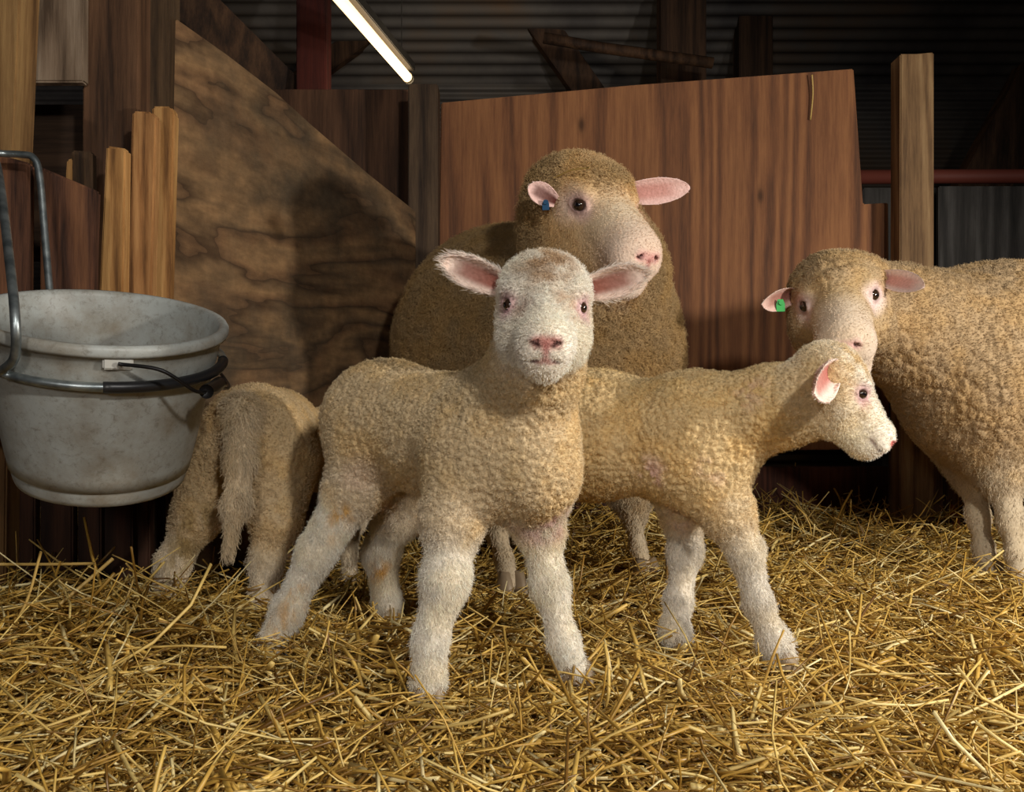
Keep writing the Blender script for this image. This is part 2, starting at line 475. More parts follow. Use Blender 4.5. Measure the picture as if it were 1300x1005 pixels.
EYE_M = None
def make_animal(name, label, cat, prims, carves, tags, h, heads, ears, paints, wool, hair_n, hair_rad, seed=0,
                hair_name='fleece', hooves=(), group=None, base=None):
    """tags: tag -> dict(col, amp, hl, dens, curl, comb);  paints: (centre, radius, colour, strength, noise)"""
    V, Fq, Nv = polygonise(prims, carves, h)
    tl = sorted({p[5] for p in prims})
    sig = .006 if h < .0028 else .009
    wts = {}
    for t in tl:
        d = None
        for p in prims:
            if p[5] == t:
                e = pd(p, V); d = e if d is None else np.minimum(d, e)
        wts[t] = d
    dm = np.min([wts[t] for t in tl], 0)
    nz = (fbm(V, .03, seed + 9) - .5) * .012
    WT = np.stack([np.exp(-np.clip((wts[t] - dm + (nz if t == 'wool' else 0)) / sig, 0, 40)) for t in tl], 1); WT /= WT.sum(1, keepdims=True)
    prop = lambda key: WT @ np.array([tags[t][key] for t in tl], float)
    col, amp, hl, dens, curl = prop('col'), prop('amp'), prop('hl'), prop('dens'), prop('curl')
    comb = prop('comb')
    # clumped wool relief
    cell = wool['cell']; st = np.array(wool.get('stretch', (1, 1, 1.0)))
    wob = np.stack([fbm(V, cell * 2.2, seed + 20 + i, 2) - .5 for i in range(3)], 1) * cell * 1.6
    f1, f2 = worley((V + wob) * st, cell, seed)
    g1, g2 = worley((V + wob * .5) * st, cell * .5, seed + 5)
    dw = wool.get('dome', .7)
    dome = (1 - np.clip(f1, 0, 1) ** 2) * .65 + (1 - np.clip(g1, 0, 1) ** 2) * .35
    crack = np.clip((f2 - f1) / wool.get('cw', .35), 0, 1) ** .7
    rel = dome * dw + crack * wool.get('crack', .3)
    lump = fbm(V, wool.get('lump', .06), seed + 31) - .5
    V0 = V.copy()
    V = V + Nv * (wool.get('amp', 1) * amp * (rel - .55) + wool.get('lumpamp', .006) * lump * np.clip(amp / .003, 0, 1))[:, None]
    # natural colour variation: yellowed tips, greyer depths of the staple
    var = fbm(V, .05, seed + 3)
    col = col * (1 + (var - .5) * wool.get('var', .3))[:, None]
    wl = np.clip(amp / .003, 0, 1)[:, None]
    tint = np.array(wool.get('tint', (1.04, .98, .84)))
    y = np.clip((fbm(V, .035, seed + 4) - .42) * 4, 0, 1)[:, None]
    col = col * (1 + (tint - 1) * y * wl)
    for (c, r, pc, s, nzs) in paints:
        c = np.asarray(c)
        if callable(r): m = r(V)
        else: m = np.clip(1.5 - np.linalg.norm(V - c, axis=1) / r, 0, 1)
        if nzs: m = m * np.clip((fbm(V, nzs, seed + 77) - .42) * 7, 0, 1)
        m = (m * s)[:, None]; col = col * (1 - m) + np.array(pc) * m
    # ears
    earinfo = []
    for E in ears:
        eV, eF, side, rim, uu = ear_geo(E['root'], E['tip'], E['open'], E['width'], E.get('cup', .8), E.get('thick', .003), E.get('droop', 0))
        inn = np.array(E['inner']); edge = np.array(E['edge']); out = np.array(E['outer'])
        k = np.clip((.70 - rim) / .38, 0, 1)[:, None] * (1 - .35 * uu)[:, None]
        ec = np.where(side[:, None] == 0, edge * (1 - k) + inn * k, out * np.ones((len(eV), 3)))
        eN = np.zeros_like(eV)
        fn = np.cross(eV[eF[:, 1]] - eV[eF[:, 0]], eV[eF[:, 2]] - eV[eF[:, 0]])
        for j in range(4): np.add.at(eN, eF[:, j], fn)
        eN = nrm(eN)
        # make the winding point outwards for the outer layer
        cen = E['root'] + (E['tip'] - E['root']) * .5
        if (eN[side == 1] * (-nrm(E['open']))).sum() < 0: eF = eF[:, ::-1]; eN = -eN
        b = len(V)
        V = np.concatenate([V, eV]); V0 = np.concatenate([V0, eV]); Nv = np.concatenate([Nv, eN]); Fq = np.concatenate([Fq, eF + b])
        col = np.concatenate([col, ec])
        L = np.where(side == 1, E['hl'], E['hl'] * np.clip((rim - .45) / .4, 0, 1)) 
        hl = np.concatenate([hl, L]); dens = np.concatenate([dens, np.where(L > 0, E.get('dens', 1.2), 0.02)])
        curl = np.concatenate([curl, np.full(len(eV), .05)])
        comb = np.concatenate([comb, np.tile(nrm(E['tip'] - E['root']) * .9, (len(eV), 1))])
    col = np.clip(col, 0.005, .95)
    body = mesh_obj(name, V, Fq, MAT_BODY, None, True, origin=base)
    a = body.data.color_attributes.new('col', 'FLOAT_COLOR', 'POINT')
    c4 = np.ones((len(V), 4), np.float32); c4[:, :3] = col; a.data.foreach_set('color', c4.ravel())
    tag(body, label, cat, group)
    if hair_n:
        nl = 1
        for hd in heads:   # keep strands off the eyes
            for e in hd['eyes']:
                dens = dens * (np.linalg.norm(V - e, axis=1) > .0125 * hd['s'])
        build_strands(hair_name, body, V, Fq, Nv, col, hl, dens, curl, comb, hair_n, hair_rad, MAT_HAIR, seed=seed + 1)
    for hd in heads:
        for sg, e, en in zip((-1, 1), hd['eyes'], hd['en']):
            make_eye(body, e, en, hd['R'], hd['s'])
    for (p, ang, s) in hooves: make_hoof(body, p, ang, s)
    return body

def head_info(o, R, s):
    eyes, en = [], []
    for sg in (-1, 1):
        n = nrm(R @ np.array([sg * .86, .42, .08]))
        eyes.append(o + R @ (EYE * np.array([sg, 1, 1]) * s) - n * .0028 * s); en.append(n)
    return dict(eyes=eyes, en=en, R=R, s=s)

def make_eye(parent, c, n, R, s):
    bm = bmesh.new(); bmesh.ops.create_uvsphere(bm, u_segments=28, v_segments=18, radius=.0082 * s)
    n = np.asarray(n); x = nrm(np.cross(R[:, 2], n)); y = np.cross(n, x)
    M = np.stack([x, y, n], 1)
    V = np.array([v.co[:] for v in bm.verts]); V[:, 1] *= .95
    bm.verts.index_update(); Fc = [[v.index for v in f.verts] for f in bm.faces]
    z = V[:, 2] / (.0082 * s)
    bm.free()
    o = mesh_obj('eye', V @ M.T + c, Fc, MAT_EYE, parent, True, origin=c)
    a = o.data.color_attributes.new('col', 'FLOAT_COLOR', 'POINT')
    C = np.ones((len(V), 4), np.float32)
    for i in range(len(V)):
        q = math.hypot(V[i, 0] * .6, V[i, 1] * 1.2) / (.0082 * s)
        if z[i] > 0 and q < .30: C[i, :3] = (.004, .004, .006)
        elif z[i] > .35: C[i, :3] = (.035, .018, .010)
        else: C[i, :3] = (.25, .18, .15)
    a.data.foreach_set('color', C.ravel())
    return o

def make_hoof(parent, p, ang, s=1.0):
    """cloven hoof: two tapered toes side by side"""
    Vs, Fs = [], []
    c, sn = math.cos(ang), math.sin(ang)
    fwd = np.array([c, sn, 0]); side = np.array([-sn, c, 0])
    for sg in (-1, 1):
        rings = []
        for (z, w, l0, l1) in ((.000, .0085, -.010, .017), (.004, .0092, -.011, .017), (.012, .0085, -.011, .012), (.020, .007, -.010, .006), (.024, .005, -.008, .002)):
            ring = []
            for k in range(12):
                a = 2 * math.pi * k / 12
                y = math.cos(a); x = math.sin(a)
                ln = l1 * y if y > 0 else -l0 * y
                ww = w * (1 - .45 * max(0, y) ** 2)
                ring.append(p + fwd * ln * s + side * (sg * .0088 + ww * x) * s + np.array([0, 0, z * s]))
            rings.append(ring)
        b = len(Vs)
        for r in rings: Vs += r
        for i in range(len(rings) - 1):
            for k in range(12):
                l = (k + 1) % 12
                Fs.append([b + i * 12 + k, b + i * 12 + l, b + (i + 1) * 12 + l, b + (i + 1) * 12 + k])
        Fs.append([b + k for k in range(12)][::-1]); Fs.append([b + 48 + k for k in range(12)])
    return mesh_obj('hoof', np.array(Vs), Fs, MAT_HOOF, parent, True)

MAT_BODY = fleece_mat('wool_and_skin')
MAT_HAIR = hair_mat('wool_strand')
m, nt, b = new_mat('eye_surface'); N = NB(nt)
N.link(N.n('ShaderNodeAttribute', attribute_name='col').outputs['Color'], b.inputs['Base Color'])
b.inputs['Roughness'].default_value = .06; b.inputs['Coat Weight'].default_value = 1.0; b.inputs['Coat Roughness'].default_value = .02
MAT_EYE = m
MAT_HOOF = plain('hoof_horn', lin(150, 130, 104), .5)

def T(col, amp=.0, hl=.006, dens=1.0, curl=.1, comb=(0, 0, 0)):
    return dict(col=col, amp=amp, hl=hl, dens=dens, curl=curl, comb=comb)

#--ANIMALS--
def lerp3(a, b, t): return tuple(x + (y - x) * t for x, y in zip(a, b))

PINK = lin(228, 168, 160); WHITE = lin(240, 232, 220)
def face_paints(o, R, s, nosecol=lin(205, 140, 130), lidcol=lin(205, 160, 165), adult=False, ly=None):
    g = lambda x, y, z: o + R @ (np.array([x, y, z]) * s)
    ly = (.014 if adult else 0.0) if ly is None else ly; lz = -.005 if adult else -.003
    dk = lin(112, 66, 60)
    P = [(o, seg_paint(g(-.010, .083 + ly, -.010 + lz), g(.010, .083 + ly, -.010 + lz), .0055 * s), nosecol, .9, 0),
         (o, seg_paint(g(0, .086 + ly, -.013 + lz), g(0, .086 + ly, -.027 + lz), .0032 * s), lin(196, 130, 122), .8, 0),
         (o, seg_paint(g(0, .088 + ly, -.016 + lz), g(0, .087 + ly, -.027 + lz), .0012 * s), dk, .6, 0)]
    for sg in (-1, 1):
        P.append((o, seg_paint(g(0, .086 + ly, -.0285 + lz), g(sg * .019, .066 + ly, -.031 + lz), .0030 * s), lin(200, 142, 132), .7, 0))
        P.append((o, seg_paint(g(0, .088 + ly, -.0285 + lz), g(sg * .0205, .071 + ly, -.0305 + lz), .0016 * s), dk, .8, 0))
        P.append((o, seg_paint(g(sg * .0075, .083 + ly, -.0125 + lz), g(sg * .0135, .081 + ly, -.0085 + lz), .0022 * s), lin(46, 20, 20), .95, 0))
        P.append((o, seg_paint(g(sg * .0205, .071 + ly, -.0305 + lz), g(sg * .0275, .050 + ly, -.027 + lz), .0018 * s), dk, .7, 0))
        P.append((g(sg * EYE[0], EYE[1], EYE[2]), .0115 * s, lidcol, .75, 0))
        P.append((g(sg * (EYE[0] - .002), EYE[1] + .010, EYE[2] - .007), .009 * s, lidcol, .5, 0))
        P.append((g(sg * EYE[0], EYE[1], EYE[2]), .0078 * s, lin(92, 58, 56), .6, 0))
    return P

def lambtags(wool, leg, face, jaw=None, wl=.0055, down=(0, 0, -.9)):
    return dict(wool=T(wool, .0062, .0027, .8, .4), leg=T(leg, .0018, .0065, 1.4, .2, down), fore=T(lerp3(wool, leg, .45), .0026, .007, 1.2, .2, (0, 0, -.4)),
                face=T(face, .0014, .0055, 1.5, .32, (0, 0, -.3)), brow=T(face, .0008, .0055, 1.5, .2), muzzle=T(WHITE, .0, .0022, 1.0, .08),
                jaw=T(jaw or face, .0008, .006, 1.4, .15), cheek=T(face, .001, .006, 1.4, .2), lid=T(lin(214, 176, 176), 0, .001, .15, 0),
                tail=T(lerp3(wool, leg, .5), .0015, .011, 1.5, .15, (0, 0, -1.0)), pouch=T(lin(205, 165, 130), .0005, .004, 1.0, .1), skin=T(lin(222, 186, 176), .0004, .004, .6, .1))

def earspec(root, tip, op, width, **k):
    d = dict(root=np.asarray(root), tip=np.asarray(tip), open=np.asarray(op, float), width=width, inner=lin(176, 98, 84), edge=lin(236, 205, 196),
             outer=lin(235, 222, 208), hl=.0055)
    d.update(k); return d

# ---- lamb in front, looking at the camera
def L(*pts): return [(W(*p[:3]), p[3]) for p in pts]
def lamb_front():
    P = []
    Bx = nrm([.74, -.67, 0]); Rb = np.stack([Bx, np.cross([0, 0, 1], Bx), [0, 0, 1]], 1)
    P.append(prim_ell(W(492, 528, 1.22), (.089, .076, .075), Rb, 'wool', .04))
    P.append(prim_ell(W(565, 553, 1.13), (.13, .076, .078), Rb, 'wool', .05))
    P.append(prim_ell(W(642, 562, 1.05), (.081, .075, .082), Rb, 'wool', .04))
    P.append(prim_ell(W(682, 600, 1.01), (.046, .045, .048), Rb, 'wool', .04))
    P.append(prim_cone(W(650, 530, 1.05), W(680, 468, .985), .062, .047, 'wool', .04))
    P.append(prim_cone(W(680, 468, .985), W(690, 425, .955), .050, .040, 'wool', .02))
    P += chain(L((475, 545, 1.21, .062), (452, 615, 1.19, .040)), 'wool', .04)
    P += chain(L((452, 615, 1.19, .044), (402, 700, 1.19, .030), (366, 775, 1.19, .0245), (345, 818, 1.183, .027)), 'leg', .02)
    P += chain(L((530, 590, 1.27, .055), (508, 645, 1.28, .038)), 'fore', .03)
    P += chain(L((508, 645, 1.28, .037), (484, 700, 1.305, .031), (490, 760, 1.31, .024), (492, 795, 1.31, .026)), 'leg', .02)
    P += chain(L((597, 585, 1.035, .052), (577, 655, 1.015, .036)), 'wool', .035)
    P += chain(L((575, 655, 1.015, .038), (565, 735, 1.0, .033), (547, 810, .995, .023), (544, 862, .99, .027)), 'leg', .018)
    P += chain(L((675, 620, 1.05, .042), (683, 662, 1.06, .029)), 'fore', .03)
    P += chain(L((683, 662, 1.06, .031), (698, 745, 1.065, .0265), (716, 815, 1.06, .0205), (730, 852, 1.055, .0245)), 'leg', .018)
    P += chain(L((455, 505, 1.29, .030), (444, 570, 1.31, .018), (442, 640, 1.31, .015), (444, 706, 1.30, .007)), 'tail', .015)
    P.append(prim_ell(W(474, 628, 1.235), (.017, .016, .022), np.eye(3), 'pouch', .012))
    th = math.radians(17)
    R = head_frame([0.0, -math.cos(th), -math.sin(th)], math.radians(2.5)); s = 1.0
    hx = (W(643, 386, .925) + W(741, 391, .925)) / 2
    o = hx - R @ (np.array([0, EYE[1], EYE[2]]) * s)
    HP, HC = head_prims(o, R, s)
    P += HP
    g = lambda x, y, z: o + R @ (np.array([x, y, z]) * s)
    P.append(prim_ell(g(0, -.03, .022), (.045, .042, .036), R, 'face', .015))
    for sg in (-1, 1): P.append(prim_ell(g(sg * .026, .018, -.024), (.018, .026, .027), R, 'cheek', .015))
    paints = face_paints(o, R, s)
    paints += [(g(0, -.010, .060), .030, lin(176, 138, 94), .85, .012), (g(0, .005, .052), .026, lin(176, 138, 94), .6, .01), (g(-.02, .03, .02), .014, lin(190, 150, 110), .5, .006),
               (g(.022, .03, .012), .012, lin(170, 128, 100), .55, .008), (g(-.022, .035, .008), .010, lin(190, 150, 120), .3, .008)]
    OR = lin(226, 172, 48)
    for q in ((432, 655, 1.155, .016), (427, 690, 1.155, .014), (375, 765, 1.165, .022), (355, 800, 1.16, .02), (545, 660, 1.25, .02), (500, 640, 1.25, .012), (525, 648, 1.2, .016), (505, 790, 1.28, .02), (480, 725, 1.28, .018)):
        paints.append((W(*q[:3]), q[3], OR, .8, .012))
    paints.append((W(690, 655, 1.03), .03, lin(222, 178, 176), .6, .02))
    paints.append((W(448, 612, 1.12), .03, lin(222, 190, 180), .35, .03))
    wool = lin(212, 190, 152)
    tags = lambtags(wool, lin(243, 235, 220), lin(243, 235, 220))
    ears = []
    for sg, tip in ((1, W(563, 330, .95)), (-1, W(820, 346, .95))):
        ears.append(earspec(g(sg * .034, -.036, .018), tip, np.array([sg * .12, -1, -.30]), .026, cup=1.05, droop=0, inner=lin(140, 68, 52), edge=lin(240, 218, 204), hl=.0070))
    hoofs = [(W(343, 830, 1.18), math.radians(-60), 1.1), (W(492, 801, 1.31), math.radians(-60), 1.1), (W(543, 884, .985), math.radians(-80), 1.1), (W(733, 866, 1.05), math.radians(-70), 1.1)]
    hoofs = [(np.array([p[0], p[1], .0]), a, s_) for p, a, s_ in hoofs]
    return make_animal('lamb', 'white woolly lamb in front, facing the camera with both ears out', 'lamb', P, HC, tags, .0021, [head_info(o, R, s)], ears, paints,
                       dict(cell=.0078, crack=.5, lump=.05, lumpamp=.005), 230000, .00030, 11, hooves=hoofs, base=(-.1, 1.12, 0))

def lamb_side():
    P = []
    P.append(prim_ell(W(640, 562, 1.39), (.085, .078, .082), np.eye(3), 'wool', .05))
    P.append(prim_cone(W(640, 560, 1.38), W(760, 553, 1.235), .075, .074, 'wool', .04))
    P.append(prim_ell(W(755, 552, 1.235), (.105, .078, .081), head_frame([-.45, .9, 0]), 'wool', .05))
    P.append(prim_ell(W(868, 558, 1.18), (.080, .072, .084), np.eye(3), 'wool', .05))
    P.append(prim_cone(W(895, 540, 1.16), W(985, 516, 1.12), .060, .046, 'wool', .045))
    P.append(prim_cone(W(985, 516, 1.12), W(1048, 508, 1.09), .045, .040, 'wool', .03))
    P.append(prim_ell(W(925, 575, 1.15), (.032, .04, .040), np.eye(3), 'wool', .03))
    P += chain(L((885, 595, 1.15, .052), (924, 650, 1.135, .033)), 'wool', .03)
    P += chain(L((922, 650, 1.135, .037), (946, 698, 1.13, .0275), (962, 765, 1.125, .0215), (984, 818, 1.12, .0245), (993, 834, 1.115, .021)), 'leg', .016)
    P += chain(L((862, 600, 1.22, .043), (866, 650, 1.22, .029)), 'wool', .03)
    P += chain(L((866, 650, 1.22, .033), (870, 700, 1.215, .0275), (862, 760, 1.21, .0215), (856, 800, 1.2, .0235), (862, 812, 1.19, .022)), 'leg', .016)
    P += chain(L((634, 575, 1.365, .056), (600, 640, 1.345, .036)), 'wool', .03)
    P += chain(L((600, 640, 1.345, .036), (570, 700, 1.345, .026), (574, 755, 1.345, .020), (574, 784, 1.345, .023)), 'leg', .016)
    P += chain(L((645, 575, 1.42, .056), (612, 635, 1.43, .038)), 'wool', .03)
    P += chain(L((612, 635, 1.43, .036), (572, 685, 1.42, .024), (578, 740, 1.42, .020), (578, 776, 1.42, .022)), 'leg', .016)
    P += chain(L((585, 520, 1.42, .022), (560, 580, 1.44, .015), (556, 650, 1.44, .008)), 'tail', .012)
    th = math.radians(38); yw = math.radians(6)
    R = head_frame([math.cos(th) * math.cos(yw), -math.cos(th) * math.sin(yw), -math.sin(th)], 0); s = .86
    # animal's right side faces the camera
    eye = W(1095, 500, 1.045)
    o = eye - R @ (EYE * s)
    HP, HC = head_prims(o, R, s, False, .008); P += HP
    g = lambda x, y, z: o + R @ (np.array([x, y, z]) * s)
    P.append(prim_ell(g(0, -.038, .008), (.034, .034, .032), R, 'wool', .02))
    P.append(prim_ell(g(0, -.046, -.026), (.028, .032, .026), R, 'wool', .02))
    paints = face_paints(o, R, s, ly=.008)
    paints += [(g(.02, -.02, .045), .022, lin(208, 178, 130), .55, .012), (g(.03, .03, .0), .012, lin(190, 160, 115), .35, .008),
               (g(.033, -.008, -.018), .014, lin(200, 170, 125), .5, .01)]
    paints += [(W(820, 605, 1.12), .022, lin(228, 190, 186), .75, .02), (W(860, 665, 1.17), .025, lin(225, 190, 182), .6, .02), (W(905, 600, 1.09), .02, lin(225, 190, 182), .3, .02),
               (W(955, 500, 1.09), .02, lin(215, 180, 170), .4, .012)]
    wool = lin(216, 190, 142)
    WC = lin(206, 178, 130)
    paints = [(g(.03, -.045, -.005), .032, WC, .9, 0), (g(.025, -.03, -.035), .018, WC, .7, .012), (g(.02, -.03, .035), .026, WC, .8, .012)] + paints
    paints += [(o, seg_paint(g(.010, .093, -.014), g(.0175, .086, -.016), .004 * s), lin(215, 110, 105), .9, 0), (o, seg_paint(g(.012, .092, -.015), g(.016, .087, -.013), .0018), lin(120, 40, 44), .8, 0)]
    tags = lambtags(wool, lin(230, 222, 208), lin(234, 226, 210), jaw=lin(236, 226, 200))
    tags['face'].update(hl=.0032, curl=.15); tags['cheek'].update(hl=.004, curl=.2); tags['jaw'].update(hl=.004); tags['brow'].update(hl=.003)
    ears = [earspec(g(.030, -.038, .020), W(1034, 499, .965), np.array([.95, -.28, .15]), .034, cup=1.2, inner=lin(170, 92, 82), edge=lin(238, 222, 210), outer=lin(232, 196, 180), hl=.0035),
            earspec(g(-.028, -.040, .026), W(1024, 447, 1.15), np.array([.3, .8, .4]), .020, cup=1.1, inner=lin(205, 130, 120), edge=lin(236, 208, 196), outer=lin(232, 200, 186), hl=.003)]
    hoofs = [(W(996, 843, 1.113), 0, 1.05), (W(864, 826, 1.19), -.3, 1.05), (W(577, 794, 1.345), -.5, 1.05), (W(580, 781, 1.42), -.5, 1.05)]
    hoofs = [(np.array([p[0], p[1], .0]), a, s_) for p, a, s_ in hoofs]
    return make_animal('lamb', 'curly cream lamb in profile facing right with its neck stretched out', 'lamb', P, HC, tags, .0023, [head_info(o, R, s)], ears, paints,
                       dict(cell=.0085, crack=.5, lump=.05, lumpamp=.006), 170000, .0003, 23, hooves=hoofs, base=(.15, 1.2, 0))

def lamb_rear():
    P = []
    P.append(prim_ell(W(322, 560, 1.42), (.083, .09, .092), np.eye(3), 'wool', .04))
    P.append(prim_ell(W(350, 556, 1.54), (.078, .11, .085), np.eye(3), 'wool', .05))
    a = np.array([-.36, 1.68, .255])
    P.append(prim_ell(a, (.068, .09, .078), np.eye(3), 'wool', .05))
    P.append(prim_cone(a + [0, .04, .0], np.array([-.32, 1.80, .20]), .056, .042, 'wool', .04))
    P += chain(L((278, 580, 1.40, .056), (250, 655, 1.385, .038)), 'wool', .03)
    P += chain(L((250, 655, 1.385, .038), (220, 715, 1.375, .031), (208, 762, 1.365, .026), (203, 785, 1.355, .028)), 'leg', .02)
    P += chain(L((356, 585, 1.42, .060), (350, 655, 1.385, .042)), 'wool', .03)
    P += chain(L((350, 655, 1.385, .040), (338, 710, 1.38, .032), (334, 760, 1.37, .025), (333, 785, 1.36, .026)), 'leg', .02)
    P += chain(L((306, 525, 1.345, .027), (306, 585, 1.315, .019), (300, 640, 1.30, .015), (289, 700, 1.29, .005)), 'tail', .018)
    for x, y in ((-.47, 1.66), (-.31, 1.70)):
        P += chain([(np.array([x + .03, y, .20]), .04), (np.array([x + .01, y, .12]), .024), (np.array([x, y - .01, .06]), .017), (np.array([x, y - .015, .02]), .021)], 'leg', .02)
    th = math.radians(55)
    R = head_frame([.25, math.cos(th), -math.sin(th)], 0); s = .85
    o = np.array([-.30, 1.87, .155])
    HP, HC = head_prims(o, R, s); P += HP
    g = lambda x, y, z: o + R @ (np.array([x, y, z]) * s)
    YS = lin(150, 120, 52)
    paints = [(W(235, 700, 1.34), .035, YS, .75, .014), (W(225, 755, 1.34), .03, YS, .5, .012), (W(262, 660, 1.34), .03, YS, .5, .014), (W(360, 700, 1.34), .02, YS, .5, .012), (W(320, 570, 1.33), .016, lin(110, 80, 40), .6, .01)]
    paints += face_paints(o, R, s)
    tags = lambtags(lin(206, 180, 138), lin(222, 208, 184), lin(232, 222, 205))
    ears = [earspec(g(sg * .036, -.036, .022), g(sg * .095, -.045, .012), R @ np.array([0, 1, .1]), .030, cup=1.0) for sg in (-1, 1)]
    hoofs = [(np.array([p[0], p[1], 0.]), 1.57, 1.1) for p in (W(202, 791, 1.36), W(332, 791, 1.36), np.array([-.47, 1.65, 0]), np.array([-.31, 1.69, 0]))]
    return make_animal('lamb', 'lamb seen from behind beside the bucket, with its long tail hanging down', 'lamb', P, HC, tags, .0030, [head_info(o, R, s)], ears, paints,
                       dict(cell=.009, crack=.3, lump=.05, lumpamp=.005), 80000, .00042, 37, hooves=hoofs, base=(-.38, 1.5, 0))

def adulttags(wool, face, hl=.012):
    return dict(wool=T(wool, .0075, hl, 1.0, .25), leg=T(lin(205, 188, 160), .001, .005, .9, .05, (0, 0, -.9)), fore=T(lerp3(wool, lin(205, 188, 160), .5), .003, .01, 1, .2, (0, 0, -.5)),
                face=T(face, .0004, .0035, 1.0, .05, (0, 0, -.6)), brow=T(face, .0003, .003, .8, .05), muzzle=T(lin(240, 222, 208), 0, .0016, .5, .05),
                jaw=T(face, .0004, .0045, .9, .05, (0, 0, -.6)), cheek=T(face, .0004, .005, .9, .05, (0, 0, -.6)), lid=T(lin(225, 180, 176), 0, .0005, .05, 0),
                tail=T(wool, .005, hl, 1, .2, (0, 0, -.8)))

def ewe_middle():
    P = []
    Bx = nrm([.46, -.89, 0]); Rb = np.stack([Bx, np.cross([0, 0, 1], Bx), [0, 0, 1]], 1)
    P.append(prim_ell([W(618, 0, 2.04)[0], 2.04, .475], (.22, .20, .245), Rb, 'wool', .12))
    P.append(prim_ell([.03, 1.90, .465], (.26, .205, .245), Rb, 'wool', .12))
    P.append(prim_ell([W(742, 0, 1.74)[0], 1.74, .425], (.18, .188, .235), Rb, 'wool', .10))
    P.append(prim_cone([.13, 1.74, .50], W(752, 345, 1.62), .15, .115, 'wool', .08))
    P.append(prim_cone(W(752, 345, 1.62), W(742, 275, 1.60), .112, .085, 'wool', .05))
    G = lambda x, y, z, r: (np.array([x, y, z]), r)
    P += chain([G(.235, 1.80, .28, .085), G(.24, 1.78, .17, .050)], 'fore', .05)
    P += chain([G(.24, 1.78, .18, .042), G(.243, 1.77, .12, .030), G(.25, 1.77, .06, .021), G(.262, 1.765, .018, .028)], 'leg', .02)
    P += chain([G(.01, 1.66, .28, .08), G(-.015, 1.64, .17, .045)], 'fore', .05)
    P += chain([G(-.015, 1.64, .18, .040), G(-.03, 1.63, .11, .028), G(-.015, 1.615, .06, .021), G(-.005, 1.61, .015, .028)], 'leg', .02)
    for x, y in ((-.19, 2.06), (.07, 2.16)):
        P += chain([G(x, y, .33, .12), G(x - .01, y + .02, .20, .055)], 'fore', .05)
        P += chain([G(x - .01, y + .02, .20, .045), G(x - .02, y + .05, .14, .03), G(x - .005, y + .02, .06, .021), G(x, y, .018, .028)], 'leg', .02)
    P += chain([G(-.15, 2.20, .56, .05), G(-.17, 2.24, .42, .04), G(-.17, 2.245, .33, .02)], 'tail', .03)
    th = math.radians(27); yw = math.radians(34)
    R = head_frame([math.sin(yw) * math.cos(th), -math.cos(yw) * math.cos(th), -math.sin(th)], 0); s = 1.55
    eye = W(735, 260, 1.475)
    o = eye - R @ (EYE * s)      # animal's right eye is the near one at image left
    HP, HC = head_prims(o, R, s, True); P += HP
    g = lambda x, y, z: o + R @ (np.array([x, y, z]) * s)
    P.append(prim_cone(g(0, .0, .0), g(0, .06, -.012), .030 * s, .022 * s, 'face', .02))
    paints = [(g(0, .045, .0), .036 * s, lin(244, 232, 212), .6, 0), (g(0, .08, -.022), .034 * s, lin(240, 214, 200), .7, 0)]
    paints += [(g(.030, -.004, .006), .020 * s, lin(236, 214, 200), .8, 0)]
    paints += face_paints(o, R, s, nosecol=lin(226, 168, 162), lidcol=lin(225, 190, 182), adult=True)
    paints += [(g(sg * EYE[0], EYE[1], EYE[2]), .0095 * s, lin(120, 80, 74), .6, 0) for sg in (-1, 1)]
    tags = adulttags(lin(172, 144, 102), lin(218, 184, 136), .0105); tags['wool']['curl'] = .34
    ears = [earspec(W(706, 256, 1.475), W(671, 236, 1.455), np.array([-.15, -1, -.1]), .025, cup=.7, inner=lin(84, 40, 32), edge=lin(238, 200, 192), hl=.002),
            earspec(g(-.046, -.044, .018), W(876, 238, 1.60), np.array([.0, -1, -.3]), .034, cup=.9, inner=lin(196, 138, 128), edge=lin(238, 200, 192), hl=.002)]
    hoofs = [(np.array([x, y, 0.]), -1.1, 1.6) for x, y in ((.266, 1.755), (0., 1.60), (-.19, 2.06), (.07, 2.16))]
    b = make_animal('sheep', 'big brown woolly sheep standing behind the lambs against the tall board', 'sheep', P, HC, tags, .0040, [head_info(o, R, s)], ears, paints,
                    dict(cell=.0125, crack=.45, lump=.10, lumpamp=.012, var=.35, tint=(1.06, 1.0, .85)), 230000, .0005, 53, hooves=hoofs, base=(.05, 1.85, 0))
    make_tag(b, W(706, 256, 1.475) * .62 + W(671, 236, 1.455) * .38 + np.array([0, -.003, -.017]), np.array([-.2, -1, 0]), lin(22, 70, 105), 'blue ear tag', .75)
    return b

def make_tag(parent, c, n, col, label, k_=1.0):
    n = nrm(n); x = nrm(np.cross([0, 0, 1], n)); y = np.cross(n, x)
    V, Fc = [], []
    out = [(a * k_, b * k_) for a, b in ((-.0045, .012), (.0045, .012), (.0075, .004), (.0075, -.010), (-.0075, -.010), (-.0075, .004))]
    for z in (-.0012, .0012):
        for (a, b_) in out: V.append(c + x * a + y * b_ + n * z)
    k = len(out); Fc = [list(range(k))[::-1], list(range(k, 2 * k))] + [[i, (i + 1) % k, (i + 1) % k + k, i + k] for i in range(k)]
    # stud
    b0 = len(V)
    for j in range(10):
        a = j * .628; V.append(c + y * .005 + n * .0045 + .004 * (x * math.cos(a) + y * math.sin(a)))
    for j in range(10):
        a = j * .628; V.append(c + y * .005 - n * .001 + .004 * (x * math.cos(a) + y * math.sin(a)))
    Fc.append([b0 + j for j in range(10)]); Fc += [[b0 + j, b0 + 10 + j, b0 + 10 + (j + 1) % 10, b0 + (j + 1) % 10] for j in range(10)]
    o = mesh_obj('ear_tag', np.array(V), Fc, plain('tag_plastic', col, .35), parent)
    o['label'] = label
    return o

